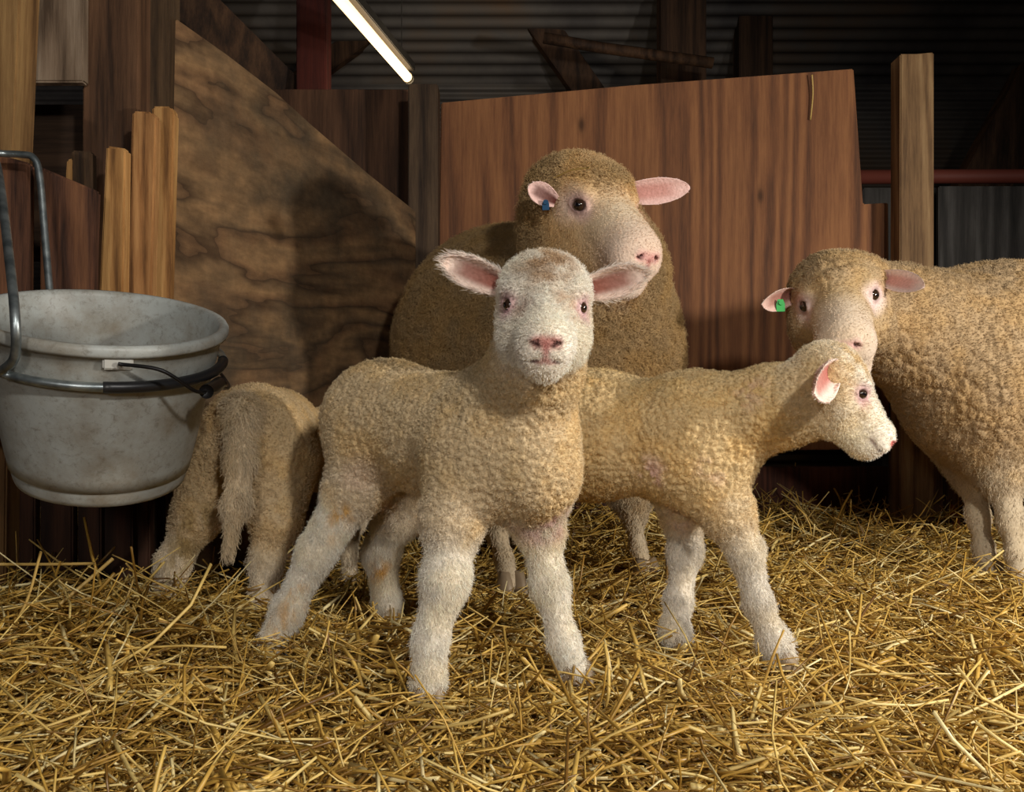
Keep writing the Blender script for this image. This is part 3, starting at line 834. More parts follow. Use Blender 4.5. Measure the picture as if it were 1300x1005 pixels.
def ewe_right():
    P = []
    G = lambda x, y, z, r: (np.array([x, y, z]), r)
    Bx = nrm([.95, .30, 0]); Rb = np.stack([Bx, np.cross([0, 0, 1], Bx), [0, 0, 1]], 1)
    P.append(prim_ell([.965, 1.76, .405], (.21, .185, .200), Rb, 'wool', .1))
    P.append(prim_ell([1.20, 1.82, .415], (.28, .205, .218), Rb, 'wool', .1))
    P.append(prim_ell([1.45, 1.90, .43], (.20, .20, .215), Rb, 'wool', .1))
    P.append(prim_cone([.92, 1.76, .46], W(1150, 415, 1.70), .14, .105, 'wool', .07))
    P.append(prim_cone(W(1150, 415, 1.70), W(1095, 385, 1.66), .103, .078, 'wool', .05))
    P += chain([G(.93, 1.72, .30, .08), G(.935, 1.69, .205, .042)], 'fore', .05)
    P += chain([G(.935, 1.69, .20, .038), G(.94, 1.67, .12, .030), G(.942, 1.655, .06, .024), G(.945, 1.645, .018, .031)], 'leg', .02)
    P += chain([G(.95, 1.86, .30, .08), G(.935, 1.80, .20, .042)], 'fore', .05)
    P += chain([G(.935, 1.80, .20, .036), G(.925, 1.76, .12, .028), G(.925, 1.74, .06, .023), G(.925, 1.73, .018, .030)], 'leg', .02)
    for x, y in ((1.50, 1.82), (1.44, 2.02)):
        P += chain([G(x, y, .33, .12), G(x - .01, y, .20, .055)], 'fore', .05)
        P += chain([G(x, y, .20, .045), G(x + .04, y, .14, .03), G(x + .01, y, .06, .021), G(x, y, .018, .028)], 'leg', .02)
    P += chain([G(1.62, 1.95, .52, .05), G(1.68, 1.97, .40, .04), G(1.68, 1.97, .3, .02)], 'tail', .03)
    th = math.radians(24); yw = math.radians(-17)
    R = head_frame([math.sin(yw) * math.cos(th), -math.cos(yw) * math.cos(th), -math.sin(th)], math.radians(-8)); s = 1.5
    c = (W(1110, 375, 1.55) + W(1020, 388, 1.55)) / 2
    o = c - R @ (np.array([0, EYE[1], EYE[2]]) * s)
    HP, HC = head_prims(o, R, s, True); P += HP
    g = lambda x, y, z: o + R @ (np.array([x, y, z]) * s)
    P.append(prim_cone(g(0, .0, .0), g(0, .06, -.012), .030 * s, .022 * s, 'face', .02))
    for sg in (-1, 1): P.append(prim_ell(g(sg * .034, -.020, -.030), (.038, .04, .055), R, 'wool', .03))
    paints = [(g(0, .055, -.01), .030 * s, lin(242, 228, 214), .7, 0)]
    paints += [(g(sg * .036, .012, .006), .016 * s, lin(240, 226, 218), .85, 0) for sg in (-1, 1)]
    paints += face_paints(o, R, s, nosecol=lin(222, 176, 168), lidcol=lin(235, 205, 200), adult=True)
    paints += [(g(sg * EYE[0], EYE[1], EYE[2]), .0085 * s, lin(130, 95, 90), .5, 0) for sg in (-1, 1)]
    tags = adulttags(lin(176, 151, 116), lin(200, 174, 134), .0045)
    ears = [earspec(g(.044, -.040, .012), W(968, 386, 1.52), np.array([.1, -1, -.35]), .030, cup=1.1, inner=lin(150, 95, 80), edge=lin(225, 190, 178), hl=.002),
            earspec(g(-.046, -.036, .018), W(1173, 364, 1.49), np.array([-.3, -1, .1]), .028, cup=.7, inner=lin(222, 158, 146), edge=lin(244, 216, 206), hl=.002)]
    hoofs = [(np.array([x, y, 0.]), -1.9, 1.6) for x, y in ((.945, 1.635), (.925, 1.72), (1.50, 1.82), (1.44, 2.02))]
    b = make_animal('sheep', 'cream sheep at the right with a green ear tag, head turned to the camera', 'sheep', P, HC, tags, .0038, [head_info(o, R, s)], ears, paints,
                    dict(cell=.017, stretch=(1, 1, .65), crack=.55, dome=.35, cw=.28, lump=.12, lumpamp=.014, var=.3, amp=1.25), 200000, .00045, 71, hooves=hoofs, base=(1.2, 1.8, 0))
    make_tag(b, g(.044, -.040, .012) * .45 + W(968, 386, 1.52) * .55 + np.array([0, -.006, -.013]), np.array([0, -1, 0.1]), lin(0, 150, 50), 'bright green ear tag')
    return b

#--SETTING--
DK = lambda c, k: tuple(x * k for x in c)
W_RED = wood('board_red_brown', lin(160, 108, 68), lin(130, 84, 54), lin(94, 61, 42), 'Z', 1.0, 3.1, stain=.25)
W_PLY = None

def build_setting():
    # floor under the straw
    n = 60
    xs = np.linspace(-2.6, 3.2, n); ys = np.linspace(.25, 5.4, n)
    V = np.array([[x, y, -.045] for y in ys for x in xs])
    Fq = np.array([[j * n + i, j * n + i + 1, (j + 1) * n + i + 1, (j + 1) * n + i] for j in range(n - 1) for i in range(n - 1)])
    m, nt, b = new_mat('dark_earth'); N = NB(nt)
    tc = N.n('ShaderNodeTexCoord'); nz = N.n('ShaderNodeTexNoise', ins={'Vector': tc.outputs['Object'], 'Scale': 30., 'Detail': 6.})
    N.link(N.ramp(nz.outputs[0], [(.3, lin(40, 28, 14)), (.7, lin(92, 68, 34))]), b.inputs['Base Color']); b.inputs['Roughness'].default_value = .95
    tag(mesh_obj('floor', V, Fq, m), kind='structure')

    # shed: corrugated back wall and roof
    m, nt, b = new_mat('corrugated_sheet'); N = NB(nt)
    tc = N.n('ShaderNodeTexCoord'); nz = N.n('ShaderNodeTexNoise', ins={'Vector': tc.outputs['Object'], 'Scale': 1.6, 'Detail': 6., 'Roughness': .6})
    N.link(N.ramp(nz.outputs[0], [(.35, lin(70, 66, 66)), (.55, lin(104, 98, 92)), (.75, lin(120, 96, 72))]), b.inputs['Base Color'])
    b.inputs['Roughness'].default_value = .6; b.inputs['Metallic'].default_value = .2
    def corr(name, A, Bp, x0, x1, pitch=.05, amp=.009):
        A, Bp = np.array(A), np.array(Bp); Ln = np.linalg.norm(Bp - A); k = int(Ln / pitch * 8)
        d = (Bp - A) / Ln; nn = np.array([-d[1], d[0]])
        V = []
        for i in range(k + 1):
            q = A + d * Ln * i / k + nn * amp * math.cos(2 * math.pi * Ln * i / k / pitch)
            V += [[x0, q[0], q[1]], [x1, q[0], q[1] + 0.0]]
        Fq = np.array([[2 * i, 2 * i + 1, 2 * i + 3, 2 * i + 2] for i in range(k)])
        return tag(mesh_obj(name, V, Fq, m, smooth=True), kind='structure')
    corr('wall_back', (4.6, -.05), (4.6, 2.05), -4, 5)
    corr('ceiling', (4.6, 2.05), (.2, 3.9), -4, 5, .076)
    # side walls of the shed
    wl = wood('shed_side_boards', lin(80, 60, 44), lin(60, 44, 32), lin(36, 26, 20), 'Z', 1., 9.)
    plank('wall_left', [(-2.6, .2, -.05), (-2.6, 4.6, -.05), (-2.6, 4.6, 2.1), (-2.6, .2, 3.8)], .05, wl, back=(-1, 0, 0))
    tag(bpy.data.objects['wall_left'], kind='structure')
    plank('wall_right', [(3.3, .2, -.05), (3.3, 4.6, -.05), (3.3, 4.6, 2.1), (3.3, .2, 3.8)], .05, wl, back=(1, 0, 0))
    tag(bpy.data.objects['wall_right'], kind='structure')

    beam = wood('beam_dark', lin(92, 66, 46), lin(66, 46, 32), lin(38, 26, 18), 'Z', 1., 5., knots=False)
    redp = wood('post_red_paint', lin(80, 34, 28), lin(60, 26, 23), lin(36, 20, 17), 'Z', 1., 2., knots=False)
    def bar(name, a, b, w, t, mat, label, cat='beam', group=None):
        a, b = np.asarray(a), np.asarray(b); d = nrm(b - a); s = nrm(np.cross(d, [0, 1, .01]))
        o = plank(name, [a - s * w / 2, a + s * w / 2, b + s * w / 2, b - s * w / 2], t, mat, bevel=.004)
        return tag(o, label, cat, group)
    bar('roof_post', W(395, 700, 3.4), W(395, -60, 3.4), .115, .10, redp, 'dark red post rising behind the left boards', 'post')
    bar('roof_beam', W(190, -50, 3.2), W(420, 175, 3.6), .16, .08, beam, 'dark sloping beam above the swirly plywood panel')
    bar('roof_beam', W(640, -40, 4.2), W(780, 160, 4.4), .14, .08, beam, 'dark diagonal beam above the tall board, left of the roof pole')
    bar('roof_beam', W(560, -30, 4.3), W(300, 160, 4.4), .10, .06, beam, 'dark diagonal beam crossing behind the lit tube lamp')
    bar('roof_post', W(868, 560, 3.9), W(868, -60, 3.9), .20, .12, beam, 'thick dark post behind the tall board beside the pole end', 'post')
    bar('roof_post', W(960, 560, 4.2), W(960, -60, 4.2), .16, .12, beam, 'dark post behind the tall board, nearest the corrugated sheet at right', 'post')
    bar('roof_beam', W(1330, 90, 3.6), W(1200, 330, 3.7), .2, .1, beam, 'dark diagonal brace at the right edge above the red pipe')
    V, Fc = tube_geo([W(690, 48, 3.6), W(760, 60, 3.6), W(905, 80, 3.6)], .022, 10)
    tag(mesh_obj('roof_pole', V, Fc, beam, smooth=True), 'thin dark pole lying across under the roof', 'pole')
    # tube lamp
    a, c = W(415, -20, 2.7), W(518, 99, 3.6)
    d = nrm(c - a)
    root = bpy.data.objects.new('tube_lamp', None); COL.objects.link(root); root.location = c; root.matrix_world = Matrix.Translation(c)
    tag(root, 'lit strip lamp with a glowing tube under the roof', 'lamp')
    V, Fc = tube_geo([a, c], .019, 14)
    em, nt, b = new_mat('lit_tube'); b.inputs['Base Color'].default_value = (1, .9, .7, 1)
    b.inputs['Emission Color'].default_value = (*lin(255, 214, 160), 1); b.inputs['Emission Strength'].default_value = 2.2
    mesh_obj('tube', V, Fc, em, root, True)
    u = nrm(np.cross(d, [1, 0, 0])); 
    if u[2] < 0: u = -u
    q = nrm(np.cross(d, u))
    p0, p1 = a + u * .025, c + u * .025
    plank('lamp_housing', [p0 - q * .03, p1 - q * .03, p1 + q * .03, p0 + q * .03], .035, plain('lamp_housing_paint', lin(70, 66, 60), .5), root, back=u)
    for e in (a, c):
        V, Fc = tube_geo([e - d * .012, e + d * .012], .021, 12); mesh_obj('end_cap', V, Fc, plain('cap_plastic', lin(170, 160, 140), .5), root, True)

    for t in (.12, .9):
        q0 = a + (c - a) * t + u * .05; V, Fc = tube_geo([q0, [q0[0], q0[1], 2.05 + (4.6 - q0[1]) * .4205]], .002, 6)
        mesh_obj('suspension_wire', V, Fc, plain('dull_wire', lin(60, 56, 50), .6), root)
    # ---- tall board and its neighbours
    YW = 2.42
    red = W_RED
    o = plank('tall_board', [W(552, 574, YW), W(1130, 570, YW), W(1128, 257, YW), W(1096, 259, YW), W(1084, 87, YW), W(800, 108, YW), W(560, 130, YW)], .018, red)
    # lower edge
    tag(o, 'tall red-brown wooden board with a notched right corner behind the sheep', 'board')
    o = plank('low_board', rect(560, 592, 1128, 705, YW + .03), .02, wood('low_board', lin(112, 66, 46), lin(84, 48, 34), lin(50, 30, 22), 'Z', 1., 8.))
    tag(o, 'dark red-brown board at straw level beneath the tall board', 'board')
    o = plank('back_board', rect(340, 113, 552, 700, YW + .06), .02, wood('back_board', lin(118, 82, 58), lin(88, 60, 42), lin(50, 34, 24), 'Z', 1., 6., ring=.8))
    tag(o, 'brown board between the swirly plywood and the square post, below the lit tube', 'board')
    pm = wood('pen_post', lin(106, 84, 62), lin(78, 60, 44), lin(44, 32, 24), 'Z', 1.2, 4.)
    o = plank('pen_post', rect(518, 106, 556, 705, YW - .09), .07, pm); tag(o, 'square brown post at the left end of the tall board', 'post')
    pm2 = wood('pen_post_light', lin(164, 132, 92), lin(134, 102, 68), lin(88, 64, 42), 'Z', 1.2, 1.4)
    o = plank('pen_post', [W(1142, 700, 2.30), W(1186, 700, 2.30), W(1186, 66, 2.30), W(1164, 68, 2.30), W(1143, 68, 2.30)], .06, pm2)
    tag(o, 'upright pale timber post standing right of the notched board', 'post')
    V, Fc = tube_geo([W(1030, 225, 2.75), W(1200, 224, 2.75), [3.3, 2.75, W(1520, 223, 2.75)[2]]], .022, 14)
    tag(mesh_obj('red_pipe', V, Fc, plain('rusty_red_paint', lin(116, 58, 46), .5), smooth=True), 'horizontal rusty red pipe crossing behind the pale post', 'pipe')
    dk = wood('dark_board', lin(84, 80, 76), lin(60, 56, 52), lin(34, 32, 30), 'Z', .8, 7., stain=.7, knots=False)
    o = plank('dark_board', rect(1096, 238, 1190, 690, 2.70), .02, dk); tag(o, 'narrow dark grey board in the gap left of the pale post', 'board')
    o = plank('dark_board', rect(1192, 236, 1520, 690, 2.62), .02, dk); tag(o, 'wide scuffed dark grey board below the red pipe', 'board')
    lw = wood('fence_board', lin(120, 84, 58), lin(90, 62, 42), lin(50, 34, 24), 'Z', 1.2, 12.)
    gaps = [(1131, 1162, 'between the low red-brown board and the next slat'), (1166, 1198, 'second upright slat from the low red-brown board'), (1202, 1234, 'third upright slat from the low red-brown board'),
            (1240, 1276, 'upright slat directly behind the front legs of the right sheep')]
    for (a0, a1, l) in gaps:
        o = plank('fence_slat', rect(a0, 560, a1, 712, 2.36), .018, lw)
        tag(o, 'dark wooden fence slat, ' + l, 'slat', 'fence slats under the right sheep')
    o = plank('fence_slat', rect(1282, 560, 1500, 712, 2.40), .018, lw); tag(o, 'broad dark fence board beyond the right sheep legs', 'board')
    o = plank('leaning_stick', [W(1218, 705, 2.22), W(1232, 700, 2.22), W(1212, 640, 2.3), W(1206, 640, 2.3)], .01, wood('stick_orange', lin(190, 110, 70), lin(160, 90, 56), lin(110, 60, 40), 'Z', 1, 3, knots=False))
    tag(o, 'short reddish pointed stick leaning in the straw near the right sheep legs', 'stick')

    # ---- plywood side panel, receding
    A0 = np.array([-.615, 1.56]); B0 = np.array([-.245, 2.33])
    def wallpt(px, py):
        k = (px - 650) / F_PX
        d = B0 - A0; t = (k * A0[1] - A0[0]) / (d[0] - k * d[1]); p = A0 + d * t
        return W(px, py, p[1])
    pm, nt, b = new_mat('swirly_plywood'); N = NB(nt)
    tc = N.n('ShaderNodeTexCoord')
    mp = N.n('ShaderNodeMapping', ins={'Vector': tc.outputs['Object'], 'Rotation': (0, .5, 0), 'Scale': (1., .8, 3.0)})
    w1 = N.n('ShaderNodeTexNoise', ins={'Vector': mp.outputs[0], 'Scale': 1.7, 'Detail': 4., 'Distortion': .5, 'Roughness': .5})
    rings = N.math('FRACT', N.math('MULTIPLY', w1.outputs[0], 7.))
    fine = N.n('ShaderNodeTexNoise', ins={'Vector': tc.outputs['Object'], 'Scale': 40., 'Detail': 8., 'Roughness': .7})
    blot = N.n('ShaderNodeTexNoise', ins={'Vector': tc.outputs['Object'], 'Scale': 4., 'Detail': 5., 'Roughness': .6})
    c1 = N.ramp(rings, [(0, lin(84, 64, 46)), (.2, lin(122, 97, 70)), (.5, lin(158, 125, 88)), (.8, lin(138, 106, 75)), (1., lin(108, 83, 60))])
    c2 = N.mix(N.ramp(blot.outputs[0], [(.42, (0, 0, 0)), (.62, (.8, .8, .8))]), c1, lin(84, 74, 60))
    c3 = N.mix(.55, c2, N.ramp(fine.outputs[0], [(.3, (.55, .5, .45)), (.7, (1.2, 1.15, 1.1))]), 'MULTIPLY')
    fine2 = N.n('ShaderNodeTexNoise', ins={'Vector': mp.outputs[0], 'Scale': 12., 'Detail': 7., 'Roughness': .75})
    gr = N.n('ShaderNodeTexNoise', ins={'Vector': tc.outputs['Object'], 'Scale': 9., 'Detail': 2.})
    c3 = N.mix(.7, c3, N.ramp(fine2.outputs[0], [(.38, (.62, .6, .58)), (.6, (1.05, 1.03, 1.))]), 'MULTIPLY')
    c4 = N.mix(N.ramp(gr.outputs[0], [(.73, (0, 0, 0)), (.77, (.7, .7, .7))]), c3, lin(86, 104, 40))
    N.link(c4, b.inputs['Base Color']); b.inputs['Roughness'].default_value = .8; b.inputs['Specular IOR Level'].default_value = .2
    bp = N.n('ShaderNodeBump', ins={'Height': fine.outputs[0], 'Strength': .4, 'Distance': .003}); N.link(bp.outputs[0], b.inputs['Normal'])
    d = B0 - A0; bk = np.array([-d[1], d[0], 0])
    pts = [wallpt(215, 800), wallpt(528, 712), wallpt(528, 268), wallpt(470, 222), wallpt(398, 160), wallpt(352, 118), wallpt(290, 70), wallpt(225, 24), wallpt(212, 26)]
    tag(plank('plywood_panel', pts, .018, pm, back=bk, bevel=.002), 'weathered swirly plywood panel with a sloping top edge', 'panel')
    mo = wood('sawn_batten_dark', lin(110, 84, 56), lin(84, 62, 42), lin(46, 34, 24), 'Z', 1., 2.2)

    # ---- left corner timbers
    grey = wood('grey_plank', lin(160, 140, 118), lin(128, 108, 88), lin(78, 62, 48), 'Z', 1., .7, stain=.35, ring=1.5)
    tag(plank('corner_post', [W(-60, 760, 1.42), W(6, 760, 1.42), W(12, 300, 1.42), W(27, -40, 1.42), W(-60, -40, 1.42)], .06, wood('corner_post', lin(176, 138, 88), lin(140, 104, 64), lin(84, 58, 36), 'Z', 1., 6.6, stain=.4)),
        'rough pale post cut by the left edge of the photo', 'post')
    V, Fc = tube_geo(smooth_path([W(30, -30, 1.50), W(28, 60, 1.50), W(30, 110, 1.50), W(20, 150, 1.50), W(12, 200, 1.5)], 5), [.012] * 21, 8)
    tag(mesh_obj('orange_strap', V, Fc, plain('orange_cloth', lin(176, 98, 36), .7), smooth=True), 'orange strap hanging behind the pale corner post', 'strap')
    tag(plank('grey_plank', rect(30, -40, 106, 104, 1.485), .02, grey), 'weathered grey plank across the upper left corner', 'plank')
    tag(plank('dark_plank', rect(10, 132, 110, 330, 1.62), .02, wood('dark_plank', lin(92, 68, 50), lin(68, 50, 36), lin(40, 28, 20), 'X', 1., 8.8)), 'dark plank in the gap under the grey plank', 'plank')
    big = wood('big_post', lin(122, 88, 62), lin(94, 66, 46), lin(52, 36, 26), 'Z', 1.1, 5.2, stain=.45)
    tag(plank('main_post', [W(103, 780, 1.51), W(172, 780, 1.51), W(176, -40, 1.51), W(105, -40, 1.51)], .08, big), 'broad brown upright post beside the grey plank', 'post')
    tag(plank('narrow_post', [W(166, 780, 1.56), W(208, 780, 1.56), W(216, -40, 1.56), W(176, -40, 1.56)], .05, wood('narrow_post', lin(100, 76, 52), lin(74, 56, 38), lin(40, 28, 20), 'Z', 1.3, 3.2)), 'dark narrow upright against the plywood panel edge', 'post')
    sl = wood('pale_slat', lin(206, 158, 98), lin(170, 122, 70), lin(112, 76, 42), 'Z', 1.3, 2.4, stain=.2, ring=.8)
    sl2 = wood('pale_slat_b', lin(196, 146, 92), lin(160, 112, 66), lin(104, 70, 40), 'Z', 1.5, 7.1, stain=.25, ring=.8)
    for (pts, Yq, l, mt) in (([(114, 600), (154, 600), (160, 188), (134, 184)], 1.40, 'short pale slat, the lowest topped of the three behind the bucket', sl),
                             ([(150, 600), (186, 600), (199, 148), (192, 141), (167, 140)], 1.43, 'tall thick pale slat in the middle of the three behind the bucket', sl2),
                             ([(188, 600), (209, 600), (222, 143), (216, 134), (192, 134)], 1.475, 'thin pale slat nearest the plywood panel behind the bucket', sl)):
        tag(plank('pale_slat', [W(x, y, Yq) for x, y in pts], .022, mt, bevel=.004), l, 'slat', 'pale slats behind the bucket')
    for (pts, l) in (([(78, 300), (94, 300), (94, 200), (84, 202)], 'short pale stick end poking up behind the dark board'), ([(90, 300), (118, 300), (116, 192), (90, 190)], 'stubby dark stick end beside the short pale one')):
        tag(plank('stick_end', [W(x, y, 1.46) for x, y in pts], .02, sl if 'pale stick' in l else mo), l, 'stick')
    db = wood('feed_rail_board', lin(136, 92, 62), lin(98, 64, 46), lin(48, 32, 26), 'Z', 1.1, 9.3, stain=.2, ring=1.4)
    tag(plank('hanging_board', [W(-60, 560, 1.34), W(33, 560, 1.34), (W(36, 206, 1.34)), W(-60, 180, 1.34)], .02, db), 'dark grained board left of the rod, cut by the photo edge', 'board')
    tag(plank('hanging_board', [W(50, 560, 1.34), W(112, 560, 1.34), W(121, 241, 1.34), W(50, 211, 1.34)], .02, db), 'dark grained board with a sloping top, right of the hook rod', 'board')
    dw = wood('lower_slat', lin(84, 54, 38), lin(58, 38, 27), lin(32, 22, 16), 'Z', 1.1, 4.3)
    xs = [(-60, 10), (14, 44), (50, 92), (98, 128), (132, 168), (174, 190)]
    names = ['leftmost of the dark slats under the bucket', 'second dark slat from the left edge under the bucket', 'wide third dark slat under the bucket', 'fourth dark slat under the bucket',
             'fifth dark slat under the bucket', 'narrow last dark slat under the bucket, nearest the rear-facing lamb']
    for (x0, x1), l in zip(xs, names):
        tag(plank('lower_slat', rect(x0, 570, x1, 800, 1.46), .02, dw), l, 'slat', 'dark slats under the bucket')

def build_bucket():
    Ct = np.array([-.506, 1.10, .441])
    ax = nrm([.15, -.30, .94])
    x = nrm(np.cross([0, 1, 0], ax)); y = np.cross(ax, x)
    M = np.stack([x, y, ax], 1)
    plastic, nt, b = new_mat('bucket_plastic'); N = NB(nt)
    tc = N.n('ShaderNodeTexCoord')
    n1 = N.n('ShaderNodeTexNoise', ins={'Vector': tc.outputs['Object'], 'Scale': 9., 'Detail': 8., 'Roughness': .7})
    n2 = N.n('ShaderNodeTexNoise', ins={'Vector': tc.outputs['Object'], 'Scale': 110., 'Detail': 8., 'Distortion': .4, 'Roughness': .8})
    c = N.mix(N.ramp(n1.outputs[0], [(.42, (0, 0, 0)), (.72, (.85, .85, .85))]), lin(170, 173, 168), lin(116, 98, 70))
    c = N.mix(N.ramp(n2.outputs[0], [(.52, (0, 0, 0)), (.66, (.5, .5, .5))]), c, lin(92, 80, 62))
    N.link(c, b.inputs['Base Color']); b.inputs['Roughness'].default_value = .45
    root = bpy.data.objects.new('bucket', None); COL.objects.link(root); root.location = Ct - ax * .215; root.matrix_world = Matrix.Translation(Ct - ax * .215)
    tag(root, 'grey plastic bucket with a black wire handle, held in the rod hanger', 'bucket')
    H = .213; r0, r1 = .1015, .1405
    prof = [(0, -H + .012), (r0 - .012, -H + .012), (r0 - .006, -H + .002), (r0 - .004, -H - .001), (r0, -H), (r0 + .002, -H + .006), (r0 + .004, -H + .016), (r0 + .004, -H + .02)]
    for t in np.linspace(.1, 1, 12): prof.append((r0 + .003 + (r1 - r0 - .003) * t, -H + H * t - .012 * (t)))
    prof += [(r1 + .001, -.012), (r1 + .006, -.013), (r1 + .0075, -.009), (r1 + .0075, -.003), (r1 + .005, .001), (r1, .0015), (r1 - .004, -.001), (r1 - .005, -.006)]
    for t in np.linspace(.95, 0, 8): prof.append((r0 - .003 + (r1 - r0 - .003) * t, -H + .018 + (H - .022) * t))
    prof.append((0, -H + .016))
    def lathe(prof, seg=72):
        V = []; Fc = []
        for (r, z) in prof:
            for k in range(seg):
                a = 2 * math.pi * k / seg; V.append(Ct + M @ np.array([r * math.cos(a), r * math.sin(a), z]))
        for i in range(len(prof) - 1):
            for k in range(seg):
                l = (k + 1) % seg; Fc.append([i * seg + k, i * seg + l, (i + 1) * seg + l, (i + 1) * seg + k])
        return np.array(V), np.array(Fc)
    V, Fc = lathe(prof)
    mesh_obj('bucket_body', V, Fc, plastic, root, True)
    # lugs and bail handle
    wire = plain('black_wire', lin(36, 34, 34), .4, .6)
    def loc(a, r, z): return Ct + M @ np.array([r * math.cos(a), r * math.sin(a), z])
    # find lug angle so that it shows at photo x=160
    aL = math.radians(-58); aR = aL + math.pi
    for a in (aL, aR):
        u = np.array([-math.sin(a), math.cos(a), 0]); w = np.array([math.cos(a), math.sin(a), 0])
        P0 = np.array([math.cos(a), math.sin(a), 0]) * (r1 - .004)
        pts = [P0 + u * -.016 + [0, 0, -.026], P0 + u * .016 + [0, 0, -.026], P0 + u * .016 + [0, 0, -.012], P0 + u * -.016 + [0, 0, -.012]]
        plank('lug', [Ct + M @ p for p in pts], .008, plain('lug_plastic', lin(190, 188, 180), .5), root, back=M @ w, bevel=.002)
    p0, p1 = loc(aL, r1 + .007, -.018), loc(aR, r1 + .007, -.018)
    mid = W(272, 492, 1.07)
    path = smooth_path([p0, W(205, 470, .99), W(250, 497, 1.02), mid, loc(math.radians(25), r1 + .012, -.085), loc(math.radians(60), r1 + .012, -.07), loc(math.radians(95), r1 + .010, -.04), p1], 8)
    V, Fc = tube_geo(path, .0022, 8); hd = mesh_obj('handle', V, Fc, wire, root, True)
    V, Fc = tube_geo(smooth_path([W(262, 497, 1.035), W(271, 492, 1.07), W(279, 486, 1.12)], 6), .0085, 14)
    mesh_obj('grip', V, Fc, plain('grip_black', lin(26, 24, 24), .35), hd, True)
    # hanger of galvanised rod
    galv, nt, b = new_mat('galvanised_rod'); N = NB(nt)
    tc = N.n('ShaderNodeTexCoord'); nz = N.n('ShaderNodeTexNoise', ins={'Vector': tc.outputs['Object'], 'Scale': 50., 'Detail': 4.})
    N.link(N.ramp(nz.outputs[0], [(.35, lin(120, 128, 130)), (.65, lin(176, 184, 184))]), b.inputs['Base Color'])
    b.inputs['Metallic'].default_value = .85; b.inputs['Roughness'].default_value = .38
    hr = bpy.data.objects.new('bucket_hanger', None); COL.objects.link(hr); hr.location = Ct; hr.matrix_world = Matrix.Translation(Ct)
    tag(hr, 'bent galvanised rod hanger hooked over the board and ringing the bucket', 'hanger')
    zr = -.047; rr = r0 + .003 + (r1 - r0) * .78 + .008
    rod = .0052
    a0, a1 = math.radians(254), math.radians(120 + 360)
    ring = [loc(a, rr, zr) for a in np.linspace(a0, a1, 60)]
    V, Fc = tube_geo(ring, rod, 12); mesh_obj('ring_rod', V, Fc, galv, hr, True)
    r_start = ring[0]; r_end = ring[-1]
    p = smooth_path([r_start, r_start + np.array([-.005, -.003, .004]), W(19, 452, .955), W(19, 400, .942), W(12, 330, .99), W(0, 232, 1.10), W(-8, 200, 1.18), W(-20, 190, 1.27)], 8)
    V, Fc = tube_geo(p, rod, 12); mesh_obj('arm_rod', V, Fc, galv, hr, True)
    p = smooth_path([W(-20, 192, 1.28), W(5, 195, 1.3), W(26, 196, 1.30), W(42, 200, 1.30), W(50, 222, 1.30), W(57, 300, 1.29), W(65, 388, 1.27), W(70, 402, 1.265), r_end], 8)
    V, Fc = tube_geo(p, rod, 12); mesh_obj('arm_rod', V, Fc, galv, hr, True)
    sleeve = [loc(a, rr, zr) for a in np.linspace(math.radians(296), math.radians(380), 24)]
    V, Fc = tube_geo(sleeve, .0066, 12); mesh_obj('black_sleeve', V, Fc, plain('black_rubber', lin(30, 30, 32), .4), hr, True)

#--STRAW--
def ground_z(x, y):
    p = np.stack([x, y, np.zeros_like(x)], -1)
    z = (fbm(p, .22, 5) - .5) * .035
    z = z + .045 * np.exp(-((x + .62) / .25) ** 2 - ((y - 1.22) / .22) ** 2)
    z = z + .05 * np.clip((y - 1.9) / .5, 0, 1) * (1 - .3 * np.clip(x, 0, 1))
    z = z + .02 * np.exp(-((x - .6) / .3) ** 2 - ((y - 2.05) / .2) ** 2)
    return z - .006

